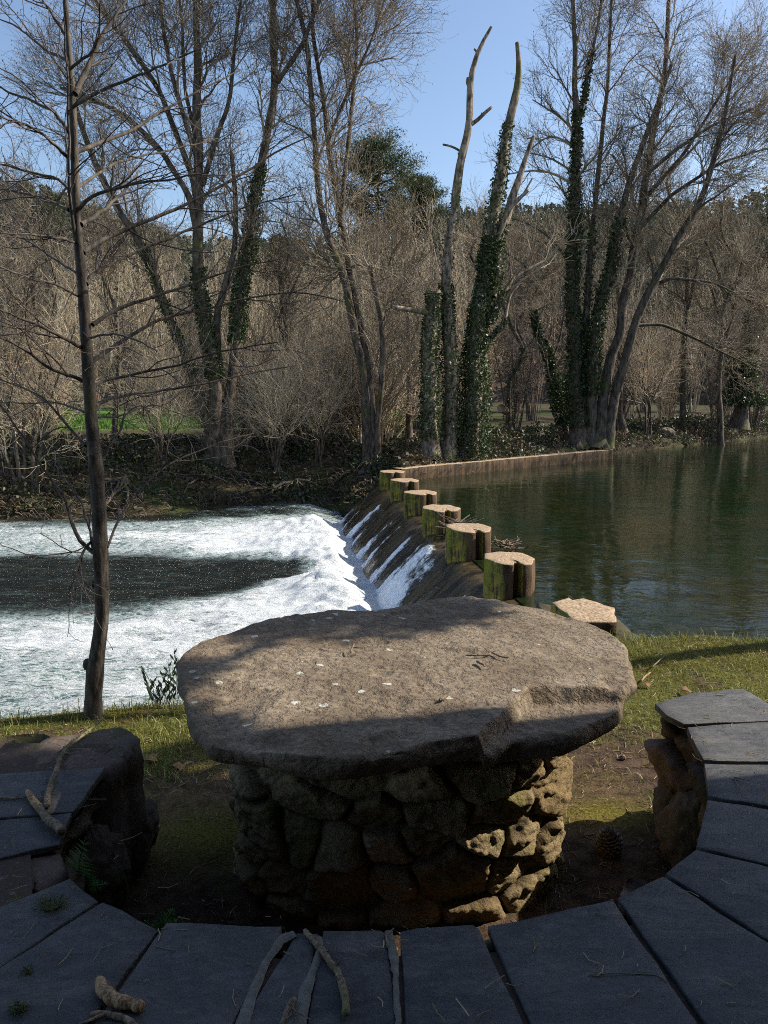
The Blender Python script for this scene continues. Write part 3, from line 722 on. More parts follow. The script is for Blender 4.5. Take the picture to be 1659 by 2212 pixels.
# flat infill under the slates
rin = ip; n = len(rin); outer = np.array([BC+1.40*np.array([math.cos(t), math.sin(t)]) for t in np.linspace(a1+2*math.pi, a0+2*math.pi if a0 < 0 else a0, n)])
oa = [math.atan2(*(q-BC)[::-1]) for q in rin]; oa = np.unwrap(oa); outer = np.array([BC+1.40*np.array([math.cos(t), math.sin(t)]) for t in oa])
V = np.stack([xyz(rin[:, 0]+(outer[:, 0]-rin[:, 0])*t, rin[:, 1]+(outer[:, 1]-rin[:, 1])*t, np.full(n, BZ-0.012)) for t in np.linspace(0, 1, 8)], 1)
mb.grid(V); mb.build("bench_wall", DARKSTONE, bench, broot, col=True)
def boulder(poly_px, z, thick, seed, name, jit=0.02, mat=DARKSTONE):
    pl = np.array([on_z(u, v, z)[:2] for u, v in poly_px]); c = pl.mean(0)
    an = np.arctan2(pl[:, 1]-c[1], pl[:, 0]-c[0]); rr = np.hypot(*(pl-c).T); o = np.argsort(an)
    t = np.linspace(-np.pi, np.pi, 160, endpoint=False); r = np.interp(t, np.concatenate([an[o]-2*np.pi, an[o], an[o]+2*np.pi]), np.tile(rr[o], 3))
    pf = [(0.01, 0), (0.2, 0), (0.4, 0), (.55, 0), (.7, -.003), (.82, -.006), (.92, -.012), (.975, -.025), (1.0, -.05)]+[(1.02-.01*q, -.05-(thick-.05)*q/14) for q in range(1, 15)]
    pf = np.array(pf); V = np.stack([xyz(c[0]+np.cos(t)*r*f, c[1]+np.sin(t)*r*f, np.full(len(t), z+dz)) for f, dz in pf], 1)
    D = np.stack([fbm(V*6, 4, seed+s) for s in (0, 7, 13)], -1); fall = sstep(0.3, 0.9, pf[:, 0])[None, :, None]
    V = V+D*np.array([jit*2, jit*2, jit])*np.maximum(fall, 0.35)+0.006*fbm(V*30, 3, seed+3)[..., None]
    m = MB(); m.grid(V, closed_u=True, attr=np.broadcast_to(np.array([0.5, 0, 0, 0.]), V.shape[:2]+(4,)))
    return m
m = boulder([(-30,1690),(35,1642),(58,1610),(112,1586),(187,1579),(280,1572),(303,1582),(306,1598),(275,1624),(235,1658),(100,1660)], 0.49, 0.5, 171, "")
m.build("end_boulder", DARKSTONE, bench, broot, col=True)
m = boulder([(-90,1890),(0,1856),(127,1829),(141,1850),(142,1890),(60,1930),(-80,1975)], 0.475, 0.45, 173, "", jit=0.016)
m.build("joint_boulder", DARKSTONE, bench, broot, col=True)
# large leaning stones of the bench's inner faces
def rock(c, r, seed, sub=4):
    n = 40; ph = np.linspace(0.02, np.pi-0.02, n); t = np.linspace(0, 2*np.pi, 2*n, endpoint=False)
    T, Pp = np.meshgrid(t, ph, indexing='ij'); D = xyz(np.cos(T)*np.sin(Pp), np.sin(T)*np.sin(Pp), np.cos(Pp))
    k = 1+0.28*fbm(D*1.6+seed, 4, seed)+0.10*fbm(D*6, 4, seed+1)+0.12*np.abs(fbm(D*3.3, 4, seed+2)); V = D*k[..., None]*np.array(r)+np.array(c); return V
for (u, v, z, r, s) in [(1470,1745,0.10,(0.09,0.15,0.13),181),(290,1800,0.12,(0.08,0.13,0.12),185),(245,1710,0.26,(0.08,0.12,0.12),187),(1500,1800,0.12,(0.12,0.14,0.15),189),(200,1890,0.14,(0.11,0.12,0.16),190)]:
    c = on_z(u, v, z); V = rock(c, r, s); mb = MB(); mb.grid(V, closed_u=True, attr=np.broadcast_to(np.array([rng.uniform(.2, .8), 0, 0, 0.]), V.shape[:2]+(4,)))
    mb.build("wall_stone", DARKSTONE, bench, broot, col=True)
mM = M("pale lime mortar", 0.95, 0.1); nn_ = mM.noise(30, 4, 0.7); mM.color(mM.mix(nn_, (0.06, 0.058, 0.052), (0.26, 0.25, 0.22))); mM.bump(nn_, 0.8, 0.01); MORTAR = mM.m
def ribbon(px, z, w, seed):
    p = np.array([on_z(u, v, z) for u, v in px]); t = np.linspace(0, len(p)-1, 60); q = np.stack([np.interp(t, np.arange(len(p)), p[:, i]) for i in range(3)], -1)
    tan = np.gradient(q, axis=0); tan /= np.linalg.norm(tan, axis=1, keepdims=True); nrm = np.stack([-tan[:, 1], tan[:, 0], 0*t], -1)
    wv = w*(1+0.5*fbm(xyz(t, 0*t, 0*t), 3, seed)); cen = q+nrm*(0.35*w*fbm(xyz(t*0.7, 0*t+3, 0*t), 3, seed+2))[:, None]
    V = np.stack([cen+nrm*(wv*f)[:, None]+np.array([0, 0, h]) for f, h in ((-1.3, -0.004), (-.85, -.001), (-.3, .0), (.2, .0), (.7, -.001), (1.3, -0.004))], 1)
    V = V+0.003*fbm(V*60, 3, seed+5)[..., None]; m = MB(); m.grid(V); return m
for i, px in enumerate([[(634,2015),(600,2028),(572,2075),(545,2140),(515,2235)], [(684,2022),(692,2050),(678,2090),(660,2140),(645,2240)], [(838,2010),(848,2050),(856,2120),(862,2230)]]):
    ribbon(px, BZ+.0035, (0.010, 0.008, 0.006)[i], 200+i).build("mortar_joint", MORTAR, bench, broot)

# ================================================================== STICKS, CONES, FERNS, SMALL THINGS NEARBY
def stick(name, pts, r0, r1, label, cat, mat=BARK_STICK, seed=0, side=(), lich=0, group=None, lump=0.15, raw=None):
    p = np.array(pts, float); n = max(24, len(p)*8); t = np.linspace(0, len(p)-1, n)
    q = np.stack([np.interp(t, np.arange(len(p)), p[:, i]) for i in range(3)], -1)
    k = np.ones(5)/5; q[2:-2] = np.stack([np.convolve(q[:, i], k, 'valid') for i in range(3)], -1)
    q = q+np.stack([fbm(xyz(t*1.3, 0*t+s, 0*t), 3, seed+s) for s in (1, 2, 3)], -1)*np.array([1, 1, 0.2])*r0*0.8
    r = np.linspace(r0, r1, n)*(1+lump*1.1*fbm(xyz(t*2.2, 0*t, 0*t), 3, seed+9)); r[0] *= .55; r[1] *= .85; r[-1] *= .5; r[-2] *= .8
    m = MB(); m.tubes(q[None], r[None], 12)
    W_ = m.V[0]; m.V[0] = W_+(0.09*np.mean(r)*np.stack([fbm(W_/max(r0, r1)*np.array([1.2, 1.2, 1.2]), 4, seed+s_) for s_ in (21, 22, 23)], -1)*2)
    for (f, dx, dy, dz, rr) in side:
        i = int(f*(n-1)); b = q[i]; s = np.linspace(0, 1, 8)[:, None]; c = b+np.array([dx, dy, dz])*s+np.array([0, 0, 0.1*abs(dx)])*s**2
        m.tubes(c[None], (rr*(1-0.6*s[:, 0]))[None], 6)
    o = m.build(name, mat, loc=tuple(p[0])); tag(o, label, cat, group)
    if raw:
        i0, i1 = int(raw[0]*(n-1)), int(raw[1]*(n-1)); m = MB(); m.tubes(q[None, i0:i1+1], r[None, i0:i1+1]*1.04, 10)
        w = m.build("bare_wood", WOOD_RAW, loc=tuple(p[0])); w.location = (0, 0, 0); w.parent = o
    if lich:
        m = MB(); ii = rng.integers(0, n, lich); m.leaves(q[ii]+rng.normal(0, 0.010, (lich, 3))*np.array([1, 1, .3]), rng.uniform(0.006, 0.018, lich), aspect=6)
        l = m.build("lichen_tuft", LICHEN, loc=tuple(p[0])); l.location = (0, 0, 0); l.parent = o
    return o
def zp(L, z): return [on_z(u, v, zz if isinstance(z, (list, tuple)) else z) for (u, v), zz in zip(L, z if isinstance(z, (list, tuple)) else [z]*len(L))]
stick("fallen_branch", zp([(222,1550),(190,1580),(150,1608),(128,1640),(115,1680),(104,1715),(102,1745)], [0.40,0.49,0.53,0.53,0.525,0.52,0.52]), 0.005, 0.0095,
      "long thin grey branch with lichen lying across the left bench boulder towards the grass", "branch", seed=3, side=[(0.3, 0.03, 0.04, 0.03, 0.004), (0.45, .05, -.03, .01, .004)], lich=260)
stick("broken_stick", zp([(55,1708),(78,1737),(98,1762),(120,1782),(134,1797)], 0.516), 0.007, 0.016,
      "short thick broken stick with torn end on the left bench slates", "stick", seed=5, raw=(0, 0.35), lump=0.3)
stick("dark_twig", zp([(-5,1722),(30,1725),(60,1722)], 0.505), 0.004, 0.002, "thin dark twig at the left edge of the bench beside the thick broken stick", "twig", seed=6, side=[(.5, .02, .02, .005, .002)])
stick("broken_stick", zp([(212,2118),(220,2142),(245,2156),(280,2170),(306,2178)], 0.514), 0.013, 0.0115,
      "pale barkless broken stick at the bottom left of the bench", "stick", WOOD_RAW, seed=8, lump=0.25)
stick("forked_twig", zp([(198,2190),(225,2188),(262,2198),(293,2215),(310,2250)], 0.508), 0.006, 0.006, "thin grey forked twig below the pale barkless stick", "twig", seed=9, side=[(.3, -.04, -.03, 0, .005)])
stick("curved_stick", zp([(656,2007),(682,2035),(708,2070),(730,2100),(742,2130),(748,2165),(749,2192)], 0.508), 0.0062, 0.0085,
      "long curved brown stick with knots lying on the front bench slates", "stick", seed=11, side=[(.45, .012, 0, .012, .004), (.62, -.012, .005, .01, .004), (.3, .01, 0, .01, .003)], lump=0.2)
stick("short_twig", zp([(636,2158),(626,2175),(617,2192),(606,2225)], 0.509), 0.007, 0.004, "short brown twig at the bottom edge beside the curved stick", "twig", seed=13, side=[(.3, .05, -.04, 0, .002)])
stick("forked_twig", zp([(1005,1415),(1030,1416),(1055,1414),(1062,1409),(1080,1418),(1102,1421)], 0.812), 0.0035, 0.0025, "small forked twig lying right of centre on the table top", "twig", seed=15, side=[(.55, -.02, .03, .01, .0025)])
stick("leaf_stalk", zp([(1030,1428),(1042,1434),(1047,1440)], 0.812), 0.005, 0.002, "tiny crumpled twig on the table just below the forked twig", "twig", seed=16)
stick("curled_twig", zp([(757,1409),(763,1398),(765,1390)], [0.81, 0.82, 0.825]), 0.004, 0.003, "tiny upturned twig in the sunlit middle of the table", "twig", seed=17, side=[(.5, .05, -.02, .0, .003)])
stick("bark_scrap", zp([(951,1512),(962,1503),(972,1495)], 0.815), 0.006, 0.004, "small dark bark scrap on the table at the edge of the shade", "bark scrap", seed=18, side=[(.5, .02, .02, .01, .004)])
mN = mat_twig("dry needles", (0.10, 0.085, 0.05), (0.22, 0.19, 0.13))
stick("needle_bundle", zp([(1585,1678),(1592,1695),(1598,1712)], 0.505), 0.0014, 0.0008, "three-pronged dry pine needles on the sunlit right bench slate", "needles", mN, seed=19, side=[(0, .055, -.045, 0, .0012), (.0, .012, -.04, 0, .0012)])
stick("needle_bundle", zp([(1268,2106),(1330,2102),(1420,2106),(1442,2120)], 0.505), 0.0012, 0.0008, "dry pine needles on the dark bench slate at the lower right", "needles", mN, seed=20)
stick("thin_stalk", zp([(383,1981),(412,1986)], 0.507), 0.0014, 0.001, "short pale stalk near the inner edge of the front bench slates", "stalk", mN, seed=21)
stick("thin_stalk", zp([(75,1665+330),(40,2040)], 0.507), 0.0012, 0.001, "thin straight stalk on the bench slate below the fern", "stalk", mN, seed=22)
for i, (u, v, lab) in enumerate([(110,1952,"pale green beard lichen tuft on the left corner slate"), (60,2100,"small grey lichen crumb on the lower left slate"), (38,2180,"yellow green lichen tuft at the bottom left corner of the bench")]):
    c = on_z(u, v, BZ+0.006); m = MB(); nL = (420, 90, 220)[i]; sp = (0.028, 0.006, 0.012)[i]
    m.leaves(c+np.clip(rng.normal(0, 1, (nL, 3)), -1.6, 1.6)*np.array([sp*.8, sp*.6, .003])+np.array([0, 0, .003]), rng.uniform(.006, .014, nL), aspect=6)
    m.grid(rock(c-np.array([0, 0, .004]), (sp*.8, sp*.6, .006), 950+i), closed_u=True); tag(m.build("lichen_tuft", LICHEN, loc=tuple(c)), lab, "lichen")
n = 150; aa = rng.uniform(math.pi*.98, math.pi*2.1, n); rr_ = rng.uniform(.95, 1.42, n); xx = BC[0]+np.cos(aa)*rr_; yy = BC[1]+np.sin(aa)*rr_; L = rng.uniform(.004, .03, n); a = rng.uniform(0, 3.14, n)
p0 = xyz(xx, yy, np.full(n, BZ+.0065)); d = np.stack([np.cos(a)*L, np.sin(a)*L, 0*a], -1); kk = np.stack([-d[:, 1], d[:, 0], 0*a], -1)*rng.normal(0, .2, n)[:, None]
m = MB(); m.tubes(np.stack([p0-d, p0+kk, p0+d], 1), np.tile(rng.uniform(.0006, .0014, n)[:, None], (1, 3)), 4, cap=False); tag(m.build("bench_litter", STRAW), kind="stuff")
# pine cone
c = on_z(1316, 1822, 0.045); m = MB(); V = rock(c, (0.036, 0.036, 0.045), 210); m.grid(V, closed_u=True)
cone = m.build("pine_cone", mat_bark("cone core", (0.05, 0.035, 0.025), (0.09, 0.065, 0.05), scale=9), loc=tuple(c)); tag(cone, "upright brown pine cone on the dark mossy ground between table and right bench", "pine cone")
m = MB()
for i in range(110):
    h = 1-2*(i+.5)/110; a = i*2.39996; r = math.sqrt(max(0, 1-h*h)); d = np.array([r*math.cos(a), r*math.sin(a), h])
    b = d*np.array([.034, .034, .043]); tp2 = d*np.array([.050, .050, .058])+np.array([0, 0, .004]); t = np.cross(d, [0, 0, 1.]); t = t/(np.linalg.norm(t)+1e-6)*.0105; up = np.array([0, 0, .006])
    m.add([b-t, b+t, tp2+t*.8, tp2-t*.8, b-t-up, b+t-up, tp2+t*.8-up, tp2-t*.8-up], [(0,1,2,3), (7,6,5,4), (3,2,6,7), (0,3,7,4), (1,5,6,2)])
s_ = m.build("cone_scales", mat_bark("cone scale", (0.14, 0.10, 0.075), (0.34, 0.27, 0.22), scale=12), smooth=False); s_.parent = cone
c = on_z(1345, 1636, 0.014); m = MB(); m.grid(rock(c, (.014, .013, .012), 212), closed_u=True); tag(m.build("acorn", BARK_STICK, loc=tuple(c)), "small brown nut on the bare soil near the end of the right bench", "nut")
c = on_z(283, 1862, 0.012); m = MB(); m.grid(rock(c, (.018, .013, .011), 213), closed_u=True); tag(m.build("pebble", MORTAR, loc=tuple(c)), "pale pebble on the dark soil right of the fern", "pebble")
# ferns
def frond(m, base, tip, width, n=15, bend=0.1, face=(0, -1, 0.35)):
    base, tip = np.array(base), np.array(tip); L = np.linalg.norm(tip-base); ax = (tip-base)/L; sd_ = np.cross(ax, face); sd_ /= np.linalg.norm(sd_); fn = np.cross(sd_, ax)
    s = np.linspace(0, 1, 20)[:, None]; m.tubes((base+(tip-base)*s+fn*bend*L*np.sin(s*np.pi))[None], np.full((1, 20), 0.0015), 4)
    for i in range(n):
        f = 0.10+0.88*i/n; w = width*math.sin(math.pi*(0.22+0.75*f))**0.8*(1-f*0.35)
        c = base+(tip-base)*f+fn*bend*L*math.sin(f*math.pi)
        for sg in (-1, 1):
            e = c+sd_*sg*w+ax*w*0.45+fn*(-0.12*w+rng.normal(0, .003)); mid = (c+e)/2; hw = ax*L/n*0.40
            m.add([c-hw, mid-hw*.95, e, mid+hw*.95, c+hw], [(0, 1, 3, 4)], [(1, 2, 3)])
fb = on_z(200, 1905, 0.30); fr_ = empty("fern", tuple(fb), "upright fern frond growing from the wall of the left bench", "fern")
m = MB(); frond(m, on_z(185, 1905, 0.36)+np.array([0, .03, 0]), on_z(186, 1808, 0.62), 0.062, 15); m.build("frond", FERN, fr_, tuple(fb))
m = MB(); frond(m, on_z(190, 1912, 0.42), on_z(234, 1908, 0.46), 0.024, 9); m.build("frond", FERN, fr_, tuple(fb))
fb = on_z(345, 2000, 0.42); fr_ = empty("fern", tuple(fb), "small low fern poking up behind the front left slates", "fern")
for (a, b, w) in (((350,2010,.44),(312,1988,.50),.03), ((350,2008,.44),(375,1962,.50),.03), ((352,2008,.44),(385,1985,.50),.026)):
    m = MB(); frond(m, on_z(*a), on_z(*b), w, 9); m.build("frond", FERN, fr_, tuple(fb))
# narrow-leaved plant on the bank edge
fb = on_z(345, 1528, 0.0); pl_ = empty("narrow_leaf_plant", tuple(fb), "sprig of narrow dark leaves on the bank between the slim tree and the table", "plant")
for i, (u0, u1, v1) in enumerate([(336,309,1445),(345,330,1470),(350,352,1455),(356,364,1434),(362,372,1450),(372,376,1402),(380,384,1420),(340,318,1480)]):
    a = on_z(u0, 1530, 0.0); Yb = a[1]; b = at_y(u1, v1, Yb+0.02*i); m = MB(); s = np.linspace(0, 1, 10)[:, None]; cpt = a+(b-a)*s+np.array([.02, 0, 0])*np.sin(s*np.pi)
    m.tubes(cpt[None], np.full((1, 10), 0.0022), 4); st_ = m.build("stem", WILLOWL, pl_, tuple(fb))
    m = MB()
    for q in range(9):
        f = 0.15+0.85*q/9; c = a+(b-a)*f; d = np.array([rng.choice([-1, 1])*0.45, rng.normal(0, .3), 0.9]); d /= np.linalg.norm(d); L = 0.07*(1-0.4*f); w = np.array([0.0065, 0.003, 0])
        m.add([c, c+d*L*.45-w, c+d*L, c+d*L*.45+w], [(0, 1, 2, 3)])
    m.build("leaf", WILLOWL, pl_, tuple(fb))

# ------------------------------------------------------------------ grass, litter
def blades(n, area, hmin, hmax, mat, name, dens=None, w=0.0022, lean=0.7, label_kind="stuff", wfac=0.0):
    x = rng.uniform(area[0], area[1], n); y = rng.uniform(area[2], area[3], n)
    if dens is not None: k = rng.uniform(0, 1, n) < dens(x, y); x, y = x[k], y[k]
    n = len(x); z = ground_z(x, y)-0.004
    a = rng.uniform(0, 2*np.pi, n); h = rng.uniform(hmin, hmax, n)*(0.75+0.5*(fbm(xyz(x*2.5, y*2.5, 0*x), 2, 55)+.5)); le = rng.uniform(0.1, lean, n)*h
    b = rng.uniform(0, 2*np.pi, n); ww = (w+wfac*y)*rng.uniform(.7, 1.4, n)
    wx, wy = np.cos(b)*ww, np.sin(b)*ww; dx, dy = np.cos(a)*le, np.sin(a)*le
    V = np.stack([xyz(x-wx, y-wy, z), xyz(x+wx, y+wy, z), xyz(x+wx*.8+dx*.35, y+wy*.8+dy*.35, z+h*.6), xyz(x-wx*.8+dx*.35, y-wy*.8+dy*.35, z+h*.6), xyz(x+dx, y+dy, z+h*(1-0.25*le/h))], 1)
    m = MB(); m.add(V.reshape(-1, 3), (np.array([0, 1, 2, 3])+5*np.arange(n)[:, None]), (np.array([3, 2, 4])+5*np.arange(n)[:, None]))
    o = m.build(name, mat, smooth=False); tag(o, kind=label_kind); return o
def gd(x, y):
    rg = np.hypot(x-0.08, y-2.5); dn_ = y-near_edge(x); v = (dn_ < 0.12)*sstep(3.1, 3.7, y+.12*np.abs(x)+.7*fbm(xyz(x*1.7, y*1.7, 0*x), 4, 11))
    return v*(0.35+0.65*sstep(-0.15, 0.25, fbm(xyz(x*3, y*3, 0*x), 3, 57)))+0.06*(dn_ < 0.1)*(y > 1.9)*(rg > 0.5)*.5
blades(190000, (-3.0, 3.2, 2.0, 5.5), 0.014, 0.050, GRASS, "grass", gd, w=0.0016, lean=1.3)
blades(9000, (-3.4, 3.6, 3.2, 5.6), 0.04, 0.12, GRASS, "edge_grass", lambda x, y: np.exp(-((y-near_edge(x)+0.05)/0.12)**2), w=0.0022, lean=0.8)
n = 3600; x = rng.uniform(-2.4, 2.6, n); y = rng.uniform(1.9, 5.2, n); k = (y < near_edge(x)-0.05)&(rng.uniform(0, 1, n) < np.where(y < 3.6, 1, .5)); x, y = x[k], y[k]; n = len(x)
a = rng.uniform(0, np.pi, n); L = rng.uniform(.008, .035, n); z = ground_z(x, y)+0.004
d = np.stack([np.cos(a)*L, np.sin(a)*L, rng.normal(0, .15, n)*L], -1); p0 = xyz(x, y, z); kk = np.stack([-d[:, 1], d[:, 0], 0*x], -1)*rng.normal(0, .2, n)[:, None]
m = MB(); m.tubes(np.stack([p0-d, p0+kk, p0+d], 1), np.tile(rng.uniform(.0007, .0019, n)[:, None], (1, 3)), 4, cap=False); tag(m.build("ground_litter", STRAW), kind="stuff")
DL = [(395,1652,"curled brown oak leaf on the soil left of the table"), (1330,1457,"reddish dead leaf on the sunny grass to the right"), (1357,1488,"dry leaf scrap under the right edge of the table"), (640/2+5,1640,"pale fallen leaf on the grass beside the left boulder"), (1480,1492,"small brown leaf on the grass behind the right bench end"), (1225+170,1478,"tan dead leaf close to the table on the right grass")]
for i, (u, v, lab) in enumerate(DL):
    c = on_z(u, v, 0.02); m = MB(); t = np.linspace(0, 2*np.pi, 13)[:-1]; r = 0.032*(1+0.35*np.cos(t*5))*rng.uniform(.8, 1.2, 12)
    ring_ = xyz(c[0]+r*np.cos(t), c[1]+r*np.sin(t), c[2]+0.014*np.cos(t*2+i)+rng.uniform(0, .006, 12)); m.add(np.vstack([ring_, [c]]), tris=[(q, (q+1) % 12, 12) for q in range(12)])
    tag(m.build("dead_leaf", DEADLEAF, loc=tuple(c)), lab, "leaf", "dead leaves around the table")
stick("fallen_twig", zp([(1255,1457),(1300,1450),(1335,1438)], 0.03), 0.004, 0.003, "brown twig lying on the sunlit grass right of the table", "twig", seed=31)
stick("fallen_twig", zp([(1410,1440),(1425,1425),(1440,1412)], 0.03), 0.004, 0.003, "pale twig on the moss below the shadow strip on the right bank", "twig", seed=33)
stick("fallen_twig", zp([(1385,1470),(1395,1460),(1405,1452)], 0.03), 0.005, 0.005, "short straw coloured twig on the right grass", "twig", WOOD_RAW, seed=34)
#@@TREES
# ================================================================== TREES
UP = np.array([0, 0, 1.])
def grow(P, R, nc, t0, t1, L, ang, trop, npts, rr, rtip, seed, lvar=0.35, shape=0.6, bias=None, wob=0.16, rmax=9, flat=0.0):
    """vectorised side shoots: returns child polylines and radii"""
    r = np.random.default_rng(seed); k, n, _ = P.shape
    par = np.repeat(np.arange(k), nc); m = len(par)
    t = (np.tile((np.arange(nc)+0.5)/nc, k)+r.uniform(-.5, .5, m)/nc)*(t1-t0)+t0; t = np.clip(t, 0, 0.999)
    f = t*(n-1); i = f.astype(int); w = (f-i)[:, None]
    s = P[par, i]*(1-w)+P[par, i+1]*w; T = P[par, i+1]-P[par, i]; T /= np.linalg.norm(T, axis=1, keepdims=True)+1e-9
    rp = R[par, i]*(1-w[:, 0])+R[par, i+1]*w[:, 0]
    rnd = r.normal(size=(m, 3)); rnd[:, 1] *= (1-flat); rnd -= (rnd*T).sum(1, keepdims=True)*T; rnd /= np.linalg.norm(rnd, axis=1, keepdims=True)+1e-9
    if bias is not None: rnd = rnd+np.asarray(bias); rnd -= (rnd*T).sum(1, keepdims=True)*T; rnd /= np.linalg.norm(rnd, axis=1, keepdims=True)+1e-9
    a = np.radians(ang)*r.uniform(0.7, 1.3, m)[:, None]
    d = T*np.cos(a)+rnd*np.sin(a)
    Lc = (L if np.isscalar(L) else np.asarray(L)[par])*(1-shape*t)*r.uniform(1-lvar, 1+lvar, m)
    st = (Lc/(npts-1))[:, None]; pts = [s]
    for q in range(npts-1):
        d = d+trop*UP*(1.0 if q else 0.4)+r.normal(0, wob, (m, 3)); d /= np.linalg.norm(d, axis=1, keepdims=True); pts.append(pts[-1]+d*st)
    C = np.stack(pts, 1); r0 = np.minimum(rp*rr, rmax)
    Rc = np.linspace(0, 1, npts)[None]; Rc = r0[:, None]*(1-Rc)+np.minimum(rtip, r0)[:, None]*Rc
    return C, Rc, Lc
def resample(pts, rad, n):
    pts = np.array(pts, float); s = np.concatenate([[0], np.cumsum(np.linalg.norm(np.diff(pts, axis=0), axis=1))]); t = np.linspace(0, s[-1], n)
    q = np.stack([np.interp(t, s, pts[:, i]) for i in range(3)], -1); r = np.interp(t, s, rad)
    k = np.array([.25, .5, .25])
    for _ in range(2): q[1:-1] = 0.25*q[:-2]+0.5*q[1:-1]+0.25*q[2:]
    return q, r
def stem_px(px, w0, w1, Y, dy=0.0, n=30, seed=0):
    ys = np.linspace(Y, Y+dy, len(px)); pts = [at_y(u, v, y) for (u, v), y in zip(px, ys)]
    w = np.linspace(w0, w1, len(px))*0.5/FPX*Y*1.02
    q, r = resample(pts, w, n); sc = r[:, None]
    q = q+np.stack([fbm(xyz(q[:, 2]*1.1, 0*r+seed, 0*r+s), 3, seed+s) for s in (1, 2, 3)], -1)*sc*0.7*np.array([1, 1, .1])
    r = r*(1+0.12*fbm(xyz(q[:, 2]*3, 0*r+seed, 0*r), 3, seed+8))
    return q, r
def trunk_mesh(m, q, r, flare=0.0, sides=14, seed=0):
    """tapered trunk with lumps and a root flare"""
    n = len(q)*3; t = np.linspace(0, len(q)-1, n); q = np.stack([np.interp(t, np.arange(len(q)), q[:, i]) for i in range(3)], -1); r = np.interp(t, np.arange(len(r)), r)
    th = np.arange(sides)*2*np.pi/sides; h = np.maximum(q[:, 2]-q[0, 2], 0)
    fl = 1+flare*np.exp(-h/(r[0]*2.2+1e-6))
    T = np.gradient(q, axis=0); T /= np.linalg.norm(T, axis=1, keepdims=True); A = np.cross(T, [0, 1., 0]); A /= np.linalg.norm(A, axis=1, keepdims=True); B = np.cross(T, A)
    ra = r[:, None]*fl[:, None]*(1+0.10*np.stack([fbm(xyz(np.cos(a)*1.5+0*h, np.sin(a)*1.5+0*h, h*1.2/(r[0]*6+.05)), 3, seed) for a in th], 1)*2+0.16*(fl[:, None]-1)*np.cos(th*4+seed)[None])
    V = q[:, None]+ra[..., None]*(A[:, None]*np.cos(th)[None, :, None]+B[:, None]*np.sin(th)[None, :, None])
    m.grid(V.transpose(1, 0, 2), closed_u=True)
    m.add(V[-1], tris=[(0, i, i+1) for i in range(1, sides-1)])
def ivy_leaves(m, q, r, f0, f1, n, thick, size, seed=0, side=None):
    n = int(n*1.4)
    g = np.random.default_rng(seed); t = (f0+(f1-f0)*g.uniform(0, 1, n)**1.15)*(len(q)-1); i = np.minimum(t.astype(int), len(q)-2); w = (t-i)[:, None]
    c = q[i]*(1-w)+q[i+1]*w; rr = r[i]; a = g.uniform(0, 2*np.pi, n)
    bl = 0.55+0.9*np.clip(fbm(c*1.6+seed, 3, seed)+.35+0.35*np.cos(a*2+c[:, 2]), 0, 1.2); th_ = thick*(1.15-(t/(len(q)-1)-f0)/(f1-f0+1e-6)*0.75)
    d = rr+g.uniform(0.0, 1, n)**0.7*th_*bl
    p = c+np.stack([np.cos(a)*d, np.sin(a)*d, g.normal(0, 0.03, n)], -1)
    m.leaves(p, g.uniform(.7, 1.3, n)*size, up=-0.4, aspect=1.15)
def octas(m, C, r, el=2.2):
    n = len(C); O2 = O*np.array([1, 1, el]); m.add((C[:, None]+O2[None]*np.broadcast_to(r, (n,))[:, None, None]).reshape(-1, 3), tris=(T8[None]+6*np.arange(n)[:, None, None]).reshape(-1, 3))
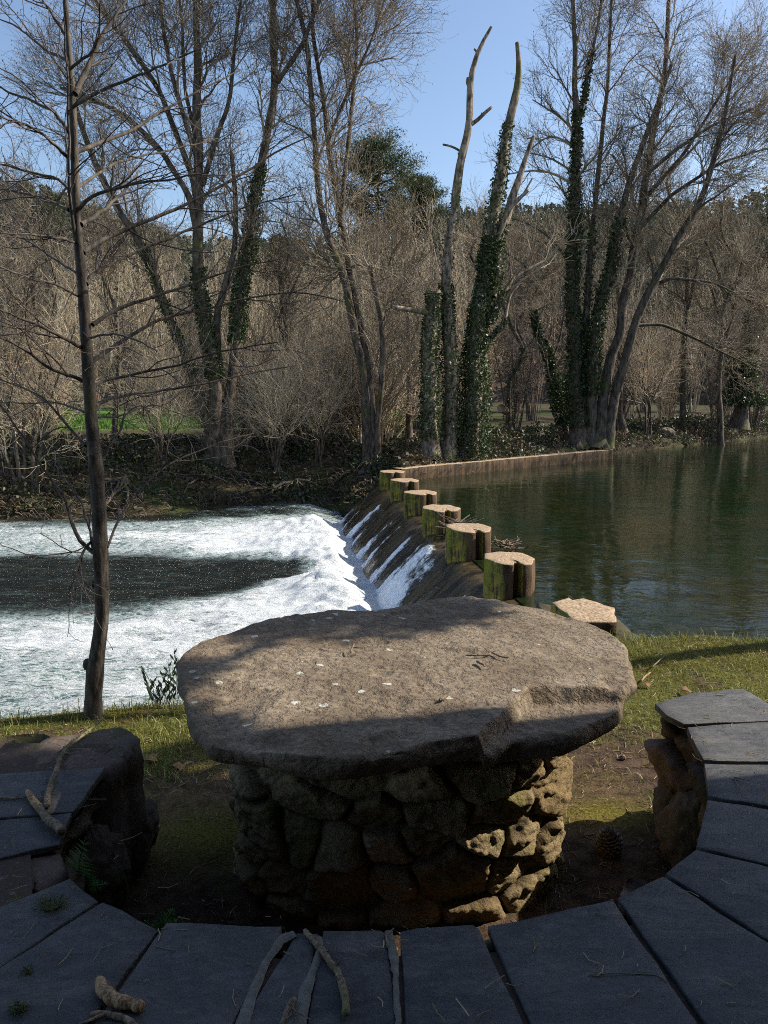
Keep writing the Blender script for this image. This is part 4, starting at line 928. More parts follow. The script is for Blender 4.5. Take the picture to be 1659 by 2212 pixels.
def tree(name, label, Y, stems, seed=0, cat="tree", group=None, bark=BARK_ALDER, twig=TWIG_ALDER, limbs=9, l1=(0.35, 1.0, 2.6, 42, 0.05), l2=6, l3=5, l4=4, ivy=(), flare=0.8, extra=(), bias=None, tw=0.004, catkins=True, leaf=0.06, lens=(1.3, 0.75, 0.45)):
    """stems: (px polyline, w0, w1, dy[, crown density])"""
    st = [stem_px(s[0], s[1], s[2], Y, s[3] if len(s) > 3 else 0, n=30, seed=seed+7*i) for i, s in enumerate(stems)]
    base = st[0][0][0].copy(); root = empty(name, tuple(base), label, cat, group)
    for i, (q, r) in enumerate(st):
        m = MB(); trunk_mesh(m, q, r, flare if len(stems[i]) < 6 else 0.1, 12, seed+i); m.build("trunk", bark, root, tuple(base))
    P1, R1, L1 = [], [], []
    for i, (q, r) in enumerate(st):
        dens = stems[i][4] if len(stems[i]) > 4 else 1.0; nl = int(limbs*dens)
        if nl < 1: continue
        c, rr, L = grow(q[None], r[None], nl, l1[0], l1[1], l1[2], l1[3], l1[4], 9, 0.42, 0.008, seed+50+i, shape=0.5, bias=bias, rmax=0.05)
        P1.append(c); R1.append(rr); L1.append(L)
    for px, w0, w1, dy in extra:
        q, r = stem_px(px, w0, w1, Y, dy, n=9, seed=seed+31); P1.append(q[None]); R1.append(r[None]); L1.append(np.array([np.linalg.norm(q[-1]-q[0])]))
    if P1:
        P1 = np.concatenate(P1); R1 = np.concatenate(R1); L1 = np.concatenate(L1)
        P2, R2, L2 = grow(P1, R1, l2, 0.15, 1.0, lens[0], 38, 0.06, 7, 0.6, 0.005, seed+60, shape=0.5, rmax=0.02)
        m = MB(); m.tubes(P1, R1, 6, cap=False); m.tubes(P2, R2, 4, cap=False); m.build("branches", twig, root, tuple(base))
        P3, R3, L3 = grow(P2, R2, l3, 0.1, 1.0, lens[1], 36, 0.07, 5, 0.6, tw, seed+61, shape=0.4, rmax=0.010)
        m = MB(); m.tubes(P3, R3, 3, cap=False)
        if l4:
            P4, R4, L4 = grow(P3, R3, l4, 0.15, 1.0, lens[2], 38, 0.08, 4, 0.8, tw*0.75, seed+62, shape=0.3, rmax=0.006)
            m.tubes(P4, R4, 3, cap=False)
            if catkins:
                tip = P4[::3, -1]; octas(m, tip+np.array([0, 0, -.02]), rng.uniform(.007, .014, len(tip)))
        m.build("crown", twig, root, tuple(base))
    if ivy:
        m = MB()
        for (i, f0, f1, n, th_) in ivy: ivy_leaves(m, *st[i], f0, f1, n, th_, leaf, seed+90+i)
        m.build("ivy", IVY, root, tuple(base))
    return root

# foreground slim alder -------------------------------------------------
Y1 = float(on_z(203, 1548, 0.0)[1])+0.02
broot1 = at_y(203, 1548, Y1); broot1[2] -= 0.03
yt = empty("young_alder", tuple(broot1), "slim dark young tree on the near bank edge, bare branches over the river", "tree")
MAIN = [((203,1552),(201,1500),(206,1455),(208,1420),(216,1380),(221,1320),(219,1250),(217,1180),(214,1100),(207,1000),(198,920),(195,850),(188,760),(183,690),(178,610),(172,550),(168,500),(163,420),(161,330),(158,250),(155,190),(149,100),(142,20),(138,-60),(136,-240))]
wmain = [37,34,38,34,30,30,30,33,29,29,26,26,24,22,21,19,18,16,16,15,13,11,10,9,5]
pts = [at_y(u, v, Y1) for u, v in MAIN[0]]; q, r = resample(pts, np.array(wmain)*.5/FPX*Y1*1.03, 60)
m = MB(); trunk_mesh(m, q, r, 0.25, 16, 5)
for (u, v, s) in ((190,1436,.024),(206,1262,.018),(229,1270,.016),(213,1180,.03),(228,1330,.014),(196,840,.016),(186,700,.014)):
    c = at_y(u, v, Y1); m.grid(rock(c, (s, s, s*1.3), 300+u), closed_u=True)
m.build("trunk", BARK_YOUNG, yt, tuple(broot1))
BR = [ # photo polylines, start width, depth change
 ([(162,205),(192,140),(225,65),(275,0),(330,-70)],10,.3), ([(165,520),(152,470),(149,400),(150,300),(145,150),(138,40)],7,-.2),
 ([(175,485),(212,462),(240,440),(280,400),(300,370)],9,.5), ([(178,545),(230,512),(350,465),(475,405),(600,325),(680,290)],9,.7),
 ([(170,450),(190,425),(270,400),(360,388),(450,372)],7,-.4), ([(160,330),(220,305),(285,285),(350,240),(450,185),(520,150)],8,.8),
 ([(185,613),(205,590),(235,573),(275,553)],9,.3),([(275,553),(400,500),(520,450),(640,418)],5,.5), ([(200,703),(235,677),(295,653),(360,632),(415,613),(520,575),(600,560)],8,.6),
 ([(192,785),(225,762),(260,738),(310,708),(360,680),(450,668),(525,643),(650,628),(740,650)],9,.9), ([(200,838),(220,820),(270,813),(370,793),(480,758),(600,740)],7,.4),
 ([(205,878),(225,865),(250,858),(310,848),(450,828),(550,803),(650,790)],8,1.1), ([(178,753),(150,735),(115,718),(65,693),(0,670),(-60,640)],7,-.5),
 ([(180,823),(150,812),(110,798),(50,753),(0,728),(-70,700)],7,-.2), ([(185,963),(165,945),(150,923),(100,863),(50,838),(0,818),(-50,800)],6,.3),
 ([(190,893),(160,880),(120,868),(60,872),(0,868)],4,.6), ([(204,1196),(170,1171),(155,1136),(145,1106),(150,1083),(105,1033),(50,938),(0,873),(-50,830)],8,.2),
 ([(202,1186),(192,1136),(182,1106),(177,1083),(135,1033),(130,1003),(110,988)],5,.4), ([(232,1181),(245,1141),(270,1100),(330,1028),(380,993),(460,963),(500,948),(550,935)],5,.8),
 ([(202,1168),(188,1180),(175,1201),(165,1225),(157,1242)],6,-.15), ([(205,1018),(240,960),(262,930),(270,895),(310,870),(308,900)],4,.5),
 ([(150,285),(120,240),(60,215),(0,190),(-60,150)],7,.4), ([(148,340),(110,305),(60,270),(20,262),(-30,230)],6,-.3), ([(155,420),(130,385),(50,370),(0,352),(-60,350)],6,.2),
 ([(150,455),(110,435),(70,420),(0,408),(-60,395)],7,.5), ([(160,525),(140,515),(80,508),(0,503)],5,-.4), ([(145,80),(120,40),(90,0),(60,-60)],6,.2), ([(150,150),(200,110),(215,70),(215,0)],5,-.3),
 ([(165,590),(120,560),(60,520),(0,500)],5,.6), ([(158,230),(230,190),(330,150),(420,110)],6,-.6), ([(172,640),(120,615),(60,600),(0,575)],5,-.6),
 ([(163,410),(250,350),(340,330),(470,300)],6,1.0), ([(150,130),(100,110),(40,60),(0,40)],6,.7), ([(195,905),(260,900),(330,872),(420,905)],4,1.0), ([(188,730),(240,720),(300,735),(340,760)],4,-.5)]
P1, R1, m = [], [], MB()
for i, (px, w, dy) in enumerate(BR):
    n = len(px); pts = [at_y(u, v, Y1+dy*(k/(n-1))) for k, (u, v) in enumerate(px)]; qq, rr = resample(pts, np.linspace(w*1.25, 2.6, n)*.5/FPX*Y1, 22)
    qq = qq+0.006*np.stack([fbm(xyz(np.arange(22)*.6, 0*rr+i, 0*rr), 2, s) for s in (1, 2, 3)], -1); P1.append(qq); R1.append(rr)
P1 = np.array(P1); R1 = np.array(R1); m.tubes(P1, R1, 8, cap=False); m.build("branches", BARK_YOUNG, yt, tuple(broot1))
P2, R2, _ = grow(P1, R1, 7, 0.12, 1.0, 0.38, 38, 0.03, 8, 0.55, 0.0018, 401, shape=0.3, rmax=0.005, wob=.13, flat=0.3)
P3, R3, _ = grow(P2, R2, 3, 0.2, 1.0, 0.15, 42, 0.03, 5, 0.7, 0.0013, 402, shape=0.3, rmax=0.0026)
m = MB(); m.tubes(P2, R2, 4, cap=False); m.tubes(P3, R3, 3, cap=False); octas(m, P3[::2, -1], 0.0035); m.build("twigs", TWIG_YOUNG, yt, tuple(broot1))

# far bank trees -------------------------------------------------------
tree("alder_tree", "large many-stemmed mossy tree across the river, crown fanning to the top edge", 21.0, [
 ([(468,1030),(465,903),(462,803),(440,703),(428,628),(428,530),(432,425),(430,300),(425,175),(425,50),(432,-120)], 30, 12, 0, 1.3),
 ([(488,1022),(480,928),(472,853),(470,753),(468,678),(480,628),(505,553),(512,440),(500,330)], 22, 8, .6, .6),
 ([(492,1010),(492,878),(505,753),(515,653),(525,593),(545,530),(550,425),(575,300),(600,175),(587,100),(592,0),(600,-100)], 24, 12, 1.2, 1.0),
 ([(600,178),(655,90),(690,0),(720,-100)], 10, 5, .3, .6, 1),
 ([(455,1000),(440,880),(395,753),(350,643),(325,563),(240,425),(200,340),(170,270),(150,180)], 20, 8, -1.0, 1.0),
 ([(430,520),(410,425),(350,325),(275,250),(200,215),(130,190)], 14, 5, -.6, 1.0, 1),
 ([(430,470),(420,400),(350,200),(275,90),(215,25),(180,-60)], 14, 5, .6, 1.1, 1), ([(432,420),(425,350),(375,175),(350,50),(340,-60)], 12, 5, -.4, 1.0, 1),
 ([(436,400),(470,300),(500,200),(510,60),(530,-60)], 11, 5, .5, 1.0, 1), ([(432,330),(400,200),(395,60),(380,-60)], 9, 4, .2, .8, 1)],
 seed=500, limbs=12, l2=7, l3=5, l4=4, ivy=[(2,.25,.6,2600,.16),(0,.2,.42,1500,.14),(4,.25,.6,900,.08)], l1=(0.42, 1, 2.0, 38, .09), leaf=.07)
tree("alder_tree", "tall leaning twin-trunked bare tree rooted beside the far end of the weir", 21.2, [
 ([(795,1025),(795,903),(785,803),(762,703),(745,603),(730,553),(712,520),(690,475),(685,350),(675,225),(665,100),(640,0),(620,-90)], 20, 7, 0, 1.3),
 ([(802,1015),(803,900),(790,780),(772,650),(748,530),(737,480),(717,380),(702,250),(690,150),(672,50),(680,-80)], 18, 6, .5, 1.3),
 ([(812,1000),(818,880),(830,760),(820,680),(805,600),(800,572)], 14, 9, -.5, .7),
 ([(738,490),(742,400),(755,275),(772,125),(765,0),(770,-90)], 10, 5, .6, 1.4, 1), ([(708,300),(760,180),(800,90),(830,0)], 7, 3, -.4, 1.0, 1)],
 seed=520, limbs=13, l2=7, l3=5, l4=4, l1=(0.38, 1, 1.8, 40, .08), flare=1.4, extra=[([(805,575),(770,565),(720,600),(680,650)],6,2,.4),([(800,575),(850,590),(900,640)],5,2,.4)])
# dead snags
sn = tree("dead_snag", "tall bare dead trunk with two stub branches, its broken tip standing alone against blue sky", 20.6, [
 ([(962,990),(968,880),(970,800),(966,690),(966,600),(975,500),(985,410),(1000,320),(1019,255),(1013,185),(1028,120),(1045,85),(1062,58)], 30, 5.5, 0, 0)],
 seed=540, bark=BARK_DEAD, limbs=0, flare=.9, ivy=[(0,.02,.42,1700,.13),(0,.3,.62,260,.04)])
base = sn.location
m = MB()
for px, w0, w1 in (([(1018,268),(1032,258),(1045,245),(1062,231)],9,6),([(1001,332),(988,322),(972,315),(956,312)],5,4),([(1014,190),(1008,178),(1010,168)],7,5),([(995,345),(990,330)],6,3),([(1045,250),(1040,244)],4,3),([(1031,116),(1024,106)],5,4)):
    q, r = stem_px(px, w0, w1, 20.6, 0.05, n=10, seed=3); m.tubes(q[None], r[None], 8)
m.build("stub_branch", BARK_DEAD, sn, tuple(base))
sn = tree("ivy_stump", "short ivy-smothered broken trunk with one dead horizontal limb pointing left", 20.3, [
 ([(938,990),(930,900),(926,800),(930,720),(936,640),(938,628)], 30, 26, 0, 0)], cat="dead tree", seed=545, limbs=0, bark=BARK_DEAD, flare=.7, ivy=[(0,.12,1.0,2600,.11)])
q, r = stem_px([(932,678),(905,672),(872,668),(845,663)], 12, 9, 20.3, -.5, n=10, seed=4); m = MB(); m.tubes(q[None], r[None], 8); m.build("dead_limb", BARK_DEAD, sn, tuple(sn.location))
sn = tree("ivy_snag", "tall leaning dead trunk thickly wrapped in glossy ivy, tapering to a bare broken tip", 20.9, [
 ([(1006,990),(1020,850),(1038,700),(1055,580),(1070,450),(1080,370),(1096,280),(1113,210),(1125,165),(1120,130),(1117,92)], 34, 7, 0, 0),
 ([(1058,640),(1080,520),(1100,440),(1120,390),(1132,350),(1152,295)], 22, 8, .4, 0, 1), ([(1052,700),(1085,640),(1110,600),(1145,580),(1180,562)], 12, 5, .5, .4, 1),
 ([(1068,545),(1090,470),(1108,440),(1140,412)], 11, 6, -.3, 0, 1), ([(1085,500),(1105,450),(1128,425),(1150,385)], 8, 3, .2, .3, 1), ([(1030,760),(1090,700),(1100,640),(1130,600)], 9, 4, .6, .5, 1)],
 cat="dead tree", seed=550, bark=BARK_DEAD, limbs=8, l2=4, l3=3, l4=2, ivy=[(0,.0,.55,8500,.27),(0,.45,.82,1500,.11),(1,0,.45,900,.14),(2,0,.4,500,.1),(5,0,.5,500,.12)], flare=.6, catkins=False)
tree("alder_clump", "spreading clump of ivy-clad and bare leaning trunks at the right end of the low wall", 25.0, [
 ([(1250,968),(1249,853),(1237,753),(1239,653),(1238,553),(1240,480),(1244,350),(1246,275),(1242,180),(1242,60),(1236,-40)], 28, 6, 0, 1.1),
 ([(1262,965),(1262,803),(1264,703),(1277,553),(1279,480),(1294,375),(1309,225),(1317,100),(1322,0)], 18, 5, .6, 1.2),
 ([(1272,968),(1274,803),(1294,678),(1324,553),(1336,480),(1359,400),(1385,320),(1420,220),(1450,140)], 24, 6, -.6, 1.2),
 ([(1289,966),(1309,833),(1334,728),(1359,603),(1374,500),(1399,375),(1419,250),(1439,140),(1444,25),(1450,-60)], 24, 6, .8, 1.4),
 ([(1304,964),(1339,823),(1369,703),(1404,618),(1450,540),(1519,425),(1554,300),(1570,230),(1590,120)], 22, 5, -.8, 1.5),
 ([(1247,262),(1262,215),(1270,150),(1290,60),(1300,-20)], 9, 4, .3, 1.0, 1), ([(1369,703),(1430,700),(1495,728),(1554,758),(1620,790)], 7, 3, .5, .8, 1),
 ([(1404,620),(1450,600),(1540,610),(1640,660)], 8, 3, -.5, 1.0, 1), ([(1400,375),(1450,330),(1540,270),(1659,220)], 9, 3, .4, 1.2, 1), ([(1375,500),(1450,420),(1560,350),(1659,320)], 9, 3, -.4, 1.2, 1),
 ([(1385,440),(1480,330),(1560,200),(1620,110)], 8, 3, .8, 1.2, 1)],
 seed=560, limbs=12, l2=7, l3=5, l4=4, ivy=[(0,.05,.74,4200,.15),(2,.15,.62,2300,.13),(5,0,.55,500,.08),(1,.1,.5,700,.06)], flare=1.1, l1=(0.4, 1, 2.2, 36, .06), bias=(.35, 0, .25), leaf=.08,
 extra=[([(1235,580),(1200,520),(1140,480),(1100,470)],5,2,.4),([(1243,375),(1190,340),(1140,330)],5,2,.5),([(1241,320),(1200,290),(1170,300),(1140,330)],5,2,.3),([(1242,400),(1180,365),(1130,370),(1080,380)],5,2,.3),([(1244,290),(1215,255),(1165,225),(1150,215)],5,2,.3)])
tree("ivy_tree", "thin leaning ivy-hung tree just left of the big right-hand trunk clump", 25.6, [([(1228,960),(1218,890),(1190,793),(1165,720),(1150,670)], 14, 9, 0, 1), ([(1190,793),(1210,730),(1225,640)], 7, 3, .2, 1, 1)],
 seed=575, limbs=10, l2=5, l3=4, l4=0, ivy=[(0,.15,1,2600,.2)], l1=(.4,1,1.3,50,.05), leaf=.08)
tree("ivy_tree", "dark ivy-laden tree leaning out at the right edge over the pond", 33.0, [([(1596,925),(1600,860),(1612,760),(1640,650),(1665,560),(1690,400)], 26, 12, 0, 1.4), ([(1606,800),(1560,700),(1530,600)], 10, 4, .4, 1.2, 1)],
 seed=580, limbs=14, l2=6, l3=5, l4=3, ivy=[(0,.1,.75,5200,.5)], leaf=.13, l1=(.3,1,3,48,.05), tw=.006)
for i, (u, Y, top, lab) in enumerate([(100, 19.6, 380, "slender bare tree behind the foreground trunk on the far left bank"), (250, 24.5, 420, "thin crooked bare tree between the foreground trunk and the mossy tree"), (610, 23, 470, "thin bare tree standing between the two tall left-hand trees"), (885, 26, 500, "thin bare tree just left of the ivy-smothered stump"),
    (1098, 29, 520, "slim dark trunk behind and right of the ivy-wrapped snag"), (1345, 31, 330, "bare tree behind the right-hand trunk clump"), (1470, 33, 300, "bare tree with wide crown right of the trunk clump"), (1560, 31, 420, "low spreading bare tree near the right edge over the pond bank"), (1030, 31, 480, "pale bare tree behind the two dead snags")]):
    x = at_y(u, 900, Y)[0]; b = ground_z(x, Y); vb = 1106-FPX*math.tan(math.atan((b-EYE)/Y)+PITCH); g = np.random.default_rng(600+i)
    pts = [(u+g.normal(0, 1)*k*5, vb+3-(vb-top)*k/7) for k in range(8)]
    fork = [(pts[3][0], pts[3][1]), (pts[3][0]+25*g.choice([-1, 1]), pts[4][1]), (pts[3][0]+45*g.choice([-1, 1]), pts[6][1])]
    tree("bare_tree", lab, Y, [(pts, 13, 4, 0, 1.2), (fork, 8, 3, .5, 1, 1)], seed=600+i*11, limbs=13, l2=6, l3=5, l4=3, l1=(.3, 1, 2.4, 40, .07), tw=.005, ivy=[(0, .05, .4, 500, .1)] if i % 2 == 0 else ())
# left edge coppice
tree("hazel_coppice", "dense clump of brown upright stems at the left edge of the far bank", 18.4, [
 ([(48,1075),(22,900),(8,720),(-10,560)], 9, 4, 0, 1), ([(58,1078),(50,930),(45,760),(60,560)], 8, 3, .4, 1), ([(42,1070),(5,960),(-20,800)], 8, 4, -.3, 1), ([(70,1080),(72,930),(95,760),(130,600)], 8, 3, .5, 1), ([(30,1060),(30,900),(28,700),(20,480)], 9, 3, .8, 1),
 ([(20,1060),(12,940),(18,780),(30,640)], 7, 3, .2, 1), ([(75,1080),(88,960),(110,860),(165,700)], 7, 3, .1, 1), ([(10,1060),(-10,900),(-15,700)], 9, 4, .7, 1)], seed=700, bark=BARK_ALDER, twig=TWIG_BROWN, limbs=12, l2=5, l3=4, l4=2, l1=(.2, 1, 1.1, 30, .08), flare=.2, catkins=False, cat="shrub")
for i, (u, v, Y, lab) in enumerate([(600, 1010, 20.6, "small multi-stemmed bare shrub low on the far bank left of the leaning twin-trunked tree"), (690, 1000, 21.5, "small bare shrub close to the roots of the leaning twin-trunked tree"), (350, 1010, 20.0, "small bare shrub on the far bank between foreground trunk and mossy tree"), (1400, 930, 28.5, "small bare shrub on the right far bank beyond the wall end")]):
    g = np.random.default_rng(i+5); tree("bare_shrub", lab, Y, [([(u+g.normal(0, 4), v+8), (u+a*.3+g.normal(0, 6), v-60), (u+a*.6+g.normal(0, 14), v-110), (u+a*1.2+g.normal(0, 22), v-150-g.uniform(0, 90))], 3.6, 1.2, g.normal(0, .6), 1) for a in (-62, -38, -20, -8, 5, 18, 33, 50)], seed=720+i*9, bark=BARK_ALDER, twig=TWIG_BROWN, limbs=9, l2=4, l3=3, l4=0, l1=(.3, 1, .8, 35, .08), flare=.1, cat="shrub")

# thicket: coppiced clumps, each a thing ------------------------------
def clump(seed, H, n, mat, spread=0.32, name="coppice_clump", tn=(10, 4, 2)):
    g = np.random.default_rng(seed); root = empty(name, (0, 0, 0)); P, R = [], []
    a = g.uniform(0, 2*np.pi, n); d = np.stack([np.cos(a), np.sin(a), 0*a], -1)*g.uniform(.05, 1, n)[:, None]*spread+UP; d /= np.linalg.norm(d, axis=1, keepdims=True)
    p = np.stack([np.cos(a), np.sin(a), 0*a], -1)*g.uniform(.05, .35, n)[:, None]-UP*.1; h = H*g.uniform(.6, 1.1, n); pts = [p]
    for q in range(9): d = d+g.normal(0, .05, (n, 3))+UP*.035; d /= np.linalg.norm(d, axis=1, keepdims=True); pts.append(pts[-1]+d*(h/9)[:, None])
    P = np.stack(pts, 1); r0 = g.uniform(.022, .05, n); R = r0[:, None]*np.linspace(1, .22, 10)[None]
    m = MB(); m.tubes(P, R, 5, cap=False); m.build("stems", mat, root, (0, 0, 0))
    P2, R2, _ = grow(P, R, tn[0], .12, 1, 1.7, 30, .09, 6, .6, .009, seed+1, shape=.45, rmax=.022)
    P3, R3, _ = grow(P2, R2, tn[1], .1, 1, .8, 34, .06, 4, .8, .007, seed+2, shape=.4, rmax=.013)
    m = MB(); m.tubes(P2, R2, 3, cap=False); m.tubes(P3, R3, 3, cap=False)
    if tn[2]: P4, R4, _ = grow(P3, R3, tn[2], .1, 1, .45, 40, .05, 3, .8, .005, seed+3, shape=.4, rmax=.009); m.tubes(P4, R4, 3, cap=False)
    m.build("twigs", mat, root, (0, 0, 0)); return root
g = np.random.default_rng(77)
protos = [clump(800+i*10, 9.0, 15, (TWIG_BROWN, TWIG_BROWN, TWIG_SHADED, TWIG_BROWN)[i]) for i in range(4)]
LB = {0: ("tall bare reddish-brown sapling clump in the thicket behind the meadow", "sapling clumps behind the meadow"), 1: ("bare grey-brown sapling clump in the dim thicket on the right", "sapling clumps in the right thicket"), 2: ("low arching bare brush clump on the far bank in front of the thicket", "low brush clumps on the far bank")}
protos += [clump(860+i*10, 4.2, 26, TWIG_BROWN, spread=0.95, tn=(9, 4, 2)) for i in range(2)]
spots = []
for row, (Y, step, hh) in enumerate([(41, 2.7, 1.0), (46, 2.9, 1.15), (54, 3.2, 1.38)]):
    for x in np.arange(-0.56*Y, 0.10*Y, step): spots.append((x+g.normal(0, .5), Y+g.normal(0, 1), hh*g.uniform(.78, 1.08), 0))
for row, (Y, step, hh) in enumerate([(33, 2.6, 0.76), (40, 2.8, .92), (50, 3.2, 1.15)]):
    for x in np.arange(0.05*Y, 0.56*Y, step): spots.append((x+g.normal(0, .5), Y+g.normal(0, 1)+max(0, x-9)*.35, hh*g.uniform(.75, 1.08), 1))
for x in list(np.arange(-4.2, 0.8, .85)): spots.append((x+g.normal(0, .3), 25.3+g.normal(0, .9), g.uniform(.65, 1.15), 2))
for x in (-13.2, -11.8, -10.9): spots.append((x, 24+g.normal(0, .9), g.uniform(.6, .9), 2))
used = set()
for (x, y, s, kind) in spots:
    i = int(g.integers(0, 4)); i = 2 if kind == 1 and g.random() < .6 else i; i = 4+i % 2 if kind == 2 else i
    loc = (x, y, float(ground_z(x, y))-.05); rz = g.uniform(0, 6.28)
    if i not in used: o = protos[i]; o.location = loc; o.rotation_euler = (0, 0, rz); o.scale = (s, s, s); used.add(i)
    else: o = copy_thing(protos[i], loc, rz, s)
    o.name = "coppice_clump" if kind < 2 else "brush_clump"
    uu = 829.5+x/y*FPX
    wh = [(-9999, "at the photo's left edge"), (110, "just left of the foreground trunk"), (230, "between the foreground trunk and the mossy tree"), (440, "behind the mossy tree"), (580, "between the two tall left-hand trees"), (740, "behind the leaning twin-trunked tree"), (860, "just left of the ivy stump"), (960, "behind the dead snags"), (1110, "between the snags and the trunk clump"), (1230, "behind the right trunk clump"), (1400, "right of the trunk clump"), (1560, "at the photo's right edge")]
    w = [t for a_, t in wh if uu >= a_][-1]
    hd = "low arching brush clump " if kind == 2 else ("tall " if s > (1.1, .95)[kind] else "")+("reddish-brown", "grey-brown")[kind]+" sapling clump "
    tag(o, hd+w, "shrub", LB[kind][1])

# ================================================================== ADDED HOUSE AND TREES BESIDE THE VIEWPOINT (unseen, put in to throw the near shade)
SH = np.array([math.sin(R_(SUN_AZ)), math.cos(R_(SUN_AZ))]); NQ = np.array([-SH[1], SH[0]])
qn = 1.99; hc = NQ*qn+SH*4.6; hroot = (float(hc[0]), float(hc[1]), 0.0)
house = empty("shade_house", hroot, "added unseen stone house beside the viewpoint, put in to shade the slate bench", "house"); house.rotation_euler = (0, 0, math.atan2(SH[1], SH[0]))
mW = M("house rubble wall", 0.9, 0.2); vv = mW.voro(3.2, 'DISTANCE_TO_EDGE', mW.mapping((1, 1, 1.7))); vc = mW.voro(3.2, 'F1', mW.mapping((1, 1, 1.7)), "Color")
q_ = mW.n.new("ShaderNodeSeparateColor"); mW.l.new(vc, q_.inputs[0]); mW.color(mW.mix(mW.ramp(vv, 0.01, 0.05), (0.16, 0.14, 0.12), mW.mix(q_.outputs[0], (0.12, 0.09, 0.07), (0.26, 0.22, 0.17)))); mW.bump(mW.ramp(vv, 0, .1), 0.8, 0.04)
HL, HD, HH = 6.0, 9.5, 7.4     # along the sun direction, towards -y, eaves height
m = MB(); w_ = 0.5
m.box((0, -HD, -0.1), (HL, 0, HH)); m.add([(0, -HD, HH), (HL, -HD, HH), (HL/2, -HD, HH+1.6), (0, 0, HH), (HL, 0, HH), (HL/2, 0, HH+1.6)], [(0, 1, 4, 3)], [(0, 1, 2), (3, 5, 4)])
x = m.build("wall", mW.m, smooth=False); x.parent = house
m = MB()
for sx in (0, 1):
    e = -0.35 if sx == 0 else HL+0.35; ze = HH-0.16+0.0
    m.add([(e, -HD-.25, ze), (HL/2, -HD-.25, HH+1.66), (HL/2, 0.0, HH+1.66), (e, 0.0, ze), (e, -HD-.25, ze+.08), (HL/2, -HD-.25, HH+1.76), (HL/2, 0.0, HH+1.76), (e, 0.0, ze+.08)], [(0,1,2,3), (7,6,5,4), (0,4,5,1), (1,5,6,2), (2,6,7,3), (3,7,4,0)])
x = m.build("roof", SLATE, smooth=False); x.parent = house
mD = M("painted door wood", 0.6); mD.color((0.05, 0.09, 0.07)); mG = M("window glass", 0.05, 0.6); mG.color((0.02, 0.025, 0.03))
m = MB(); m.box((-0.04, -4.6, 0), (-0.003, -3.6, 2.1)); d_ = m.build("door", mD.m, smooth=False); d_.parent = house
for yy_ in (-2.4, -6.6):
    for zz_ in (1.0, 3.9):
        m = MB(); m.box((-0.05, yy_-.45, zz_), (-0.003, yy_+.45, zz_+1.1)); f_ = m.build("window", mD.m, smooth=False); f_.parent = house
        m = MB(); m.box((-0.06, yy_-.37, zz_+.08), (-0.052, yy_+.37, zz_+1.02)); g_ = m.build("pane", mG.m, smooth=False); g_.parent = f_

# added wing behind the viewpoint, put in to block sky light from the back
m = MB(); m.box((-9.5, -6.5, -0.1), (-0.02, -3.4, 5.2)); m.add([(-9.8, -3.15, 5.0), (-0.02, -3.15, 5.0), (-0.02, -4.95, 6.6), (-9.8, -4.95, 6.6), (-9.8, -6.75, 5.0), (-0.02, -6.75, 5.0)], [(0, 1, 2, 3), (3, 2, 5, 4)])
x = m.build("shade_wing", mW.m, smooth=False); x.parent = house

# pine and conifers beyond the thicket ---------------------------------
def conifer(name, label, u, v0, v1, Y, wpx, seed, flat=False):
    g = np.random.default_rng(seed); c = at_y(u, v0, Y); top = at_y(u, v1, Y)[2]; x = c[0]; zb = float(ground_z(x, Y)); H = top-zb; W = wpx/FPX*Y/2
    root = empty(name, (x, Y, zb), label, "tree"); z0 = c[2]-zb
    q = np.stack([0.25*np.sin(np.linspace(0, 3, 20)+seed), 0*np.linspace(0, 1, 20), np.linspace(0, H*.97, 20)], -1); m = MB(); trunk_mesh(m, q, np.linspace(H*.018, .04, 20), .4, 10, seed); m.build("trunk", BARK_PINE, root, (0, 0, 0))
    n = 80; t = g.uniform(0, 1, n); z = z0+(H*.96-z0)*t; wd = W*(np.sin(np.pi*(0.12+0.80*t))**0.7 if flat else (1-t)**.8+.08)*g.uniform(.55, 1.1, n); a = g.uniform(0, 2*np.pi, n)
    s_ = np.linspace(0, 1, 8)[None, :, None]; d = np.stack([np.cos(a), np.sin(a), 0*a], -1)[:, None]
    P = np.stack([np.interp(z, q[:, 2], q[:, 0]), 0*z, z], -1)[:, None]+d*s_*wd[:, None, None]+UP*(s_**2)*wd[:, None, None]*.35
    m = MB(); m.tubes(P, np.linspace(.06, .015, 8)[None]*np.ones((n, 1)), 4, cap=False); m.build("branches", BARK_PINE, root, (0, 0, 0))
    m = MB(); cl = P[:, 3:].reshape(-1, 3); cl = cl[g.random(len(cl)) < .85]
    C = np.repeat(cl, 75, 0)+g.normal(0, 1, (len(cl)*75, 3))*np.array([.34, .34, .24])*W/3*(.9 if flat else .7)
    m.leaves(C, g.uniform(.16, .34, len(C)), up=.5, aspect=5); m.build("crown", PINEN, root, (0, 0, 0)); return root
conifer("pine_tree", "round-crowned dark green pine standing against the sky behind the leaning twin-trunked tree", 822, 505, 288, 62, 195, 3, True)
conifer("pine_tree", "lower dark pine shoulder right of the round-crowned pine", 900, 520, 375, 66, 130, 4, True)
for i, (u, t, w, lab) in enumerate([(25, 398, 120, "leftmost dark conifer on the skyline at the photo's left edge"), (75, 378, 90, "tallest pointed dark conifer left of the foreground trunk"), (120, 402, 80, "dark conifer just left of the foreground trunk"), (200, 440, 110, "low dark conifer right of the foreground trunk"), (330, 470, 110, "dark conifer seen between stems of the mossy tree"), (600, 500, 90, "small distant conifer between the two tall left-hand trees")]):
    conifer("conifer_tree", lab, u, 620, t, 72, w*1.3, 20+i)

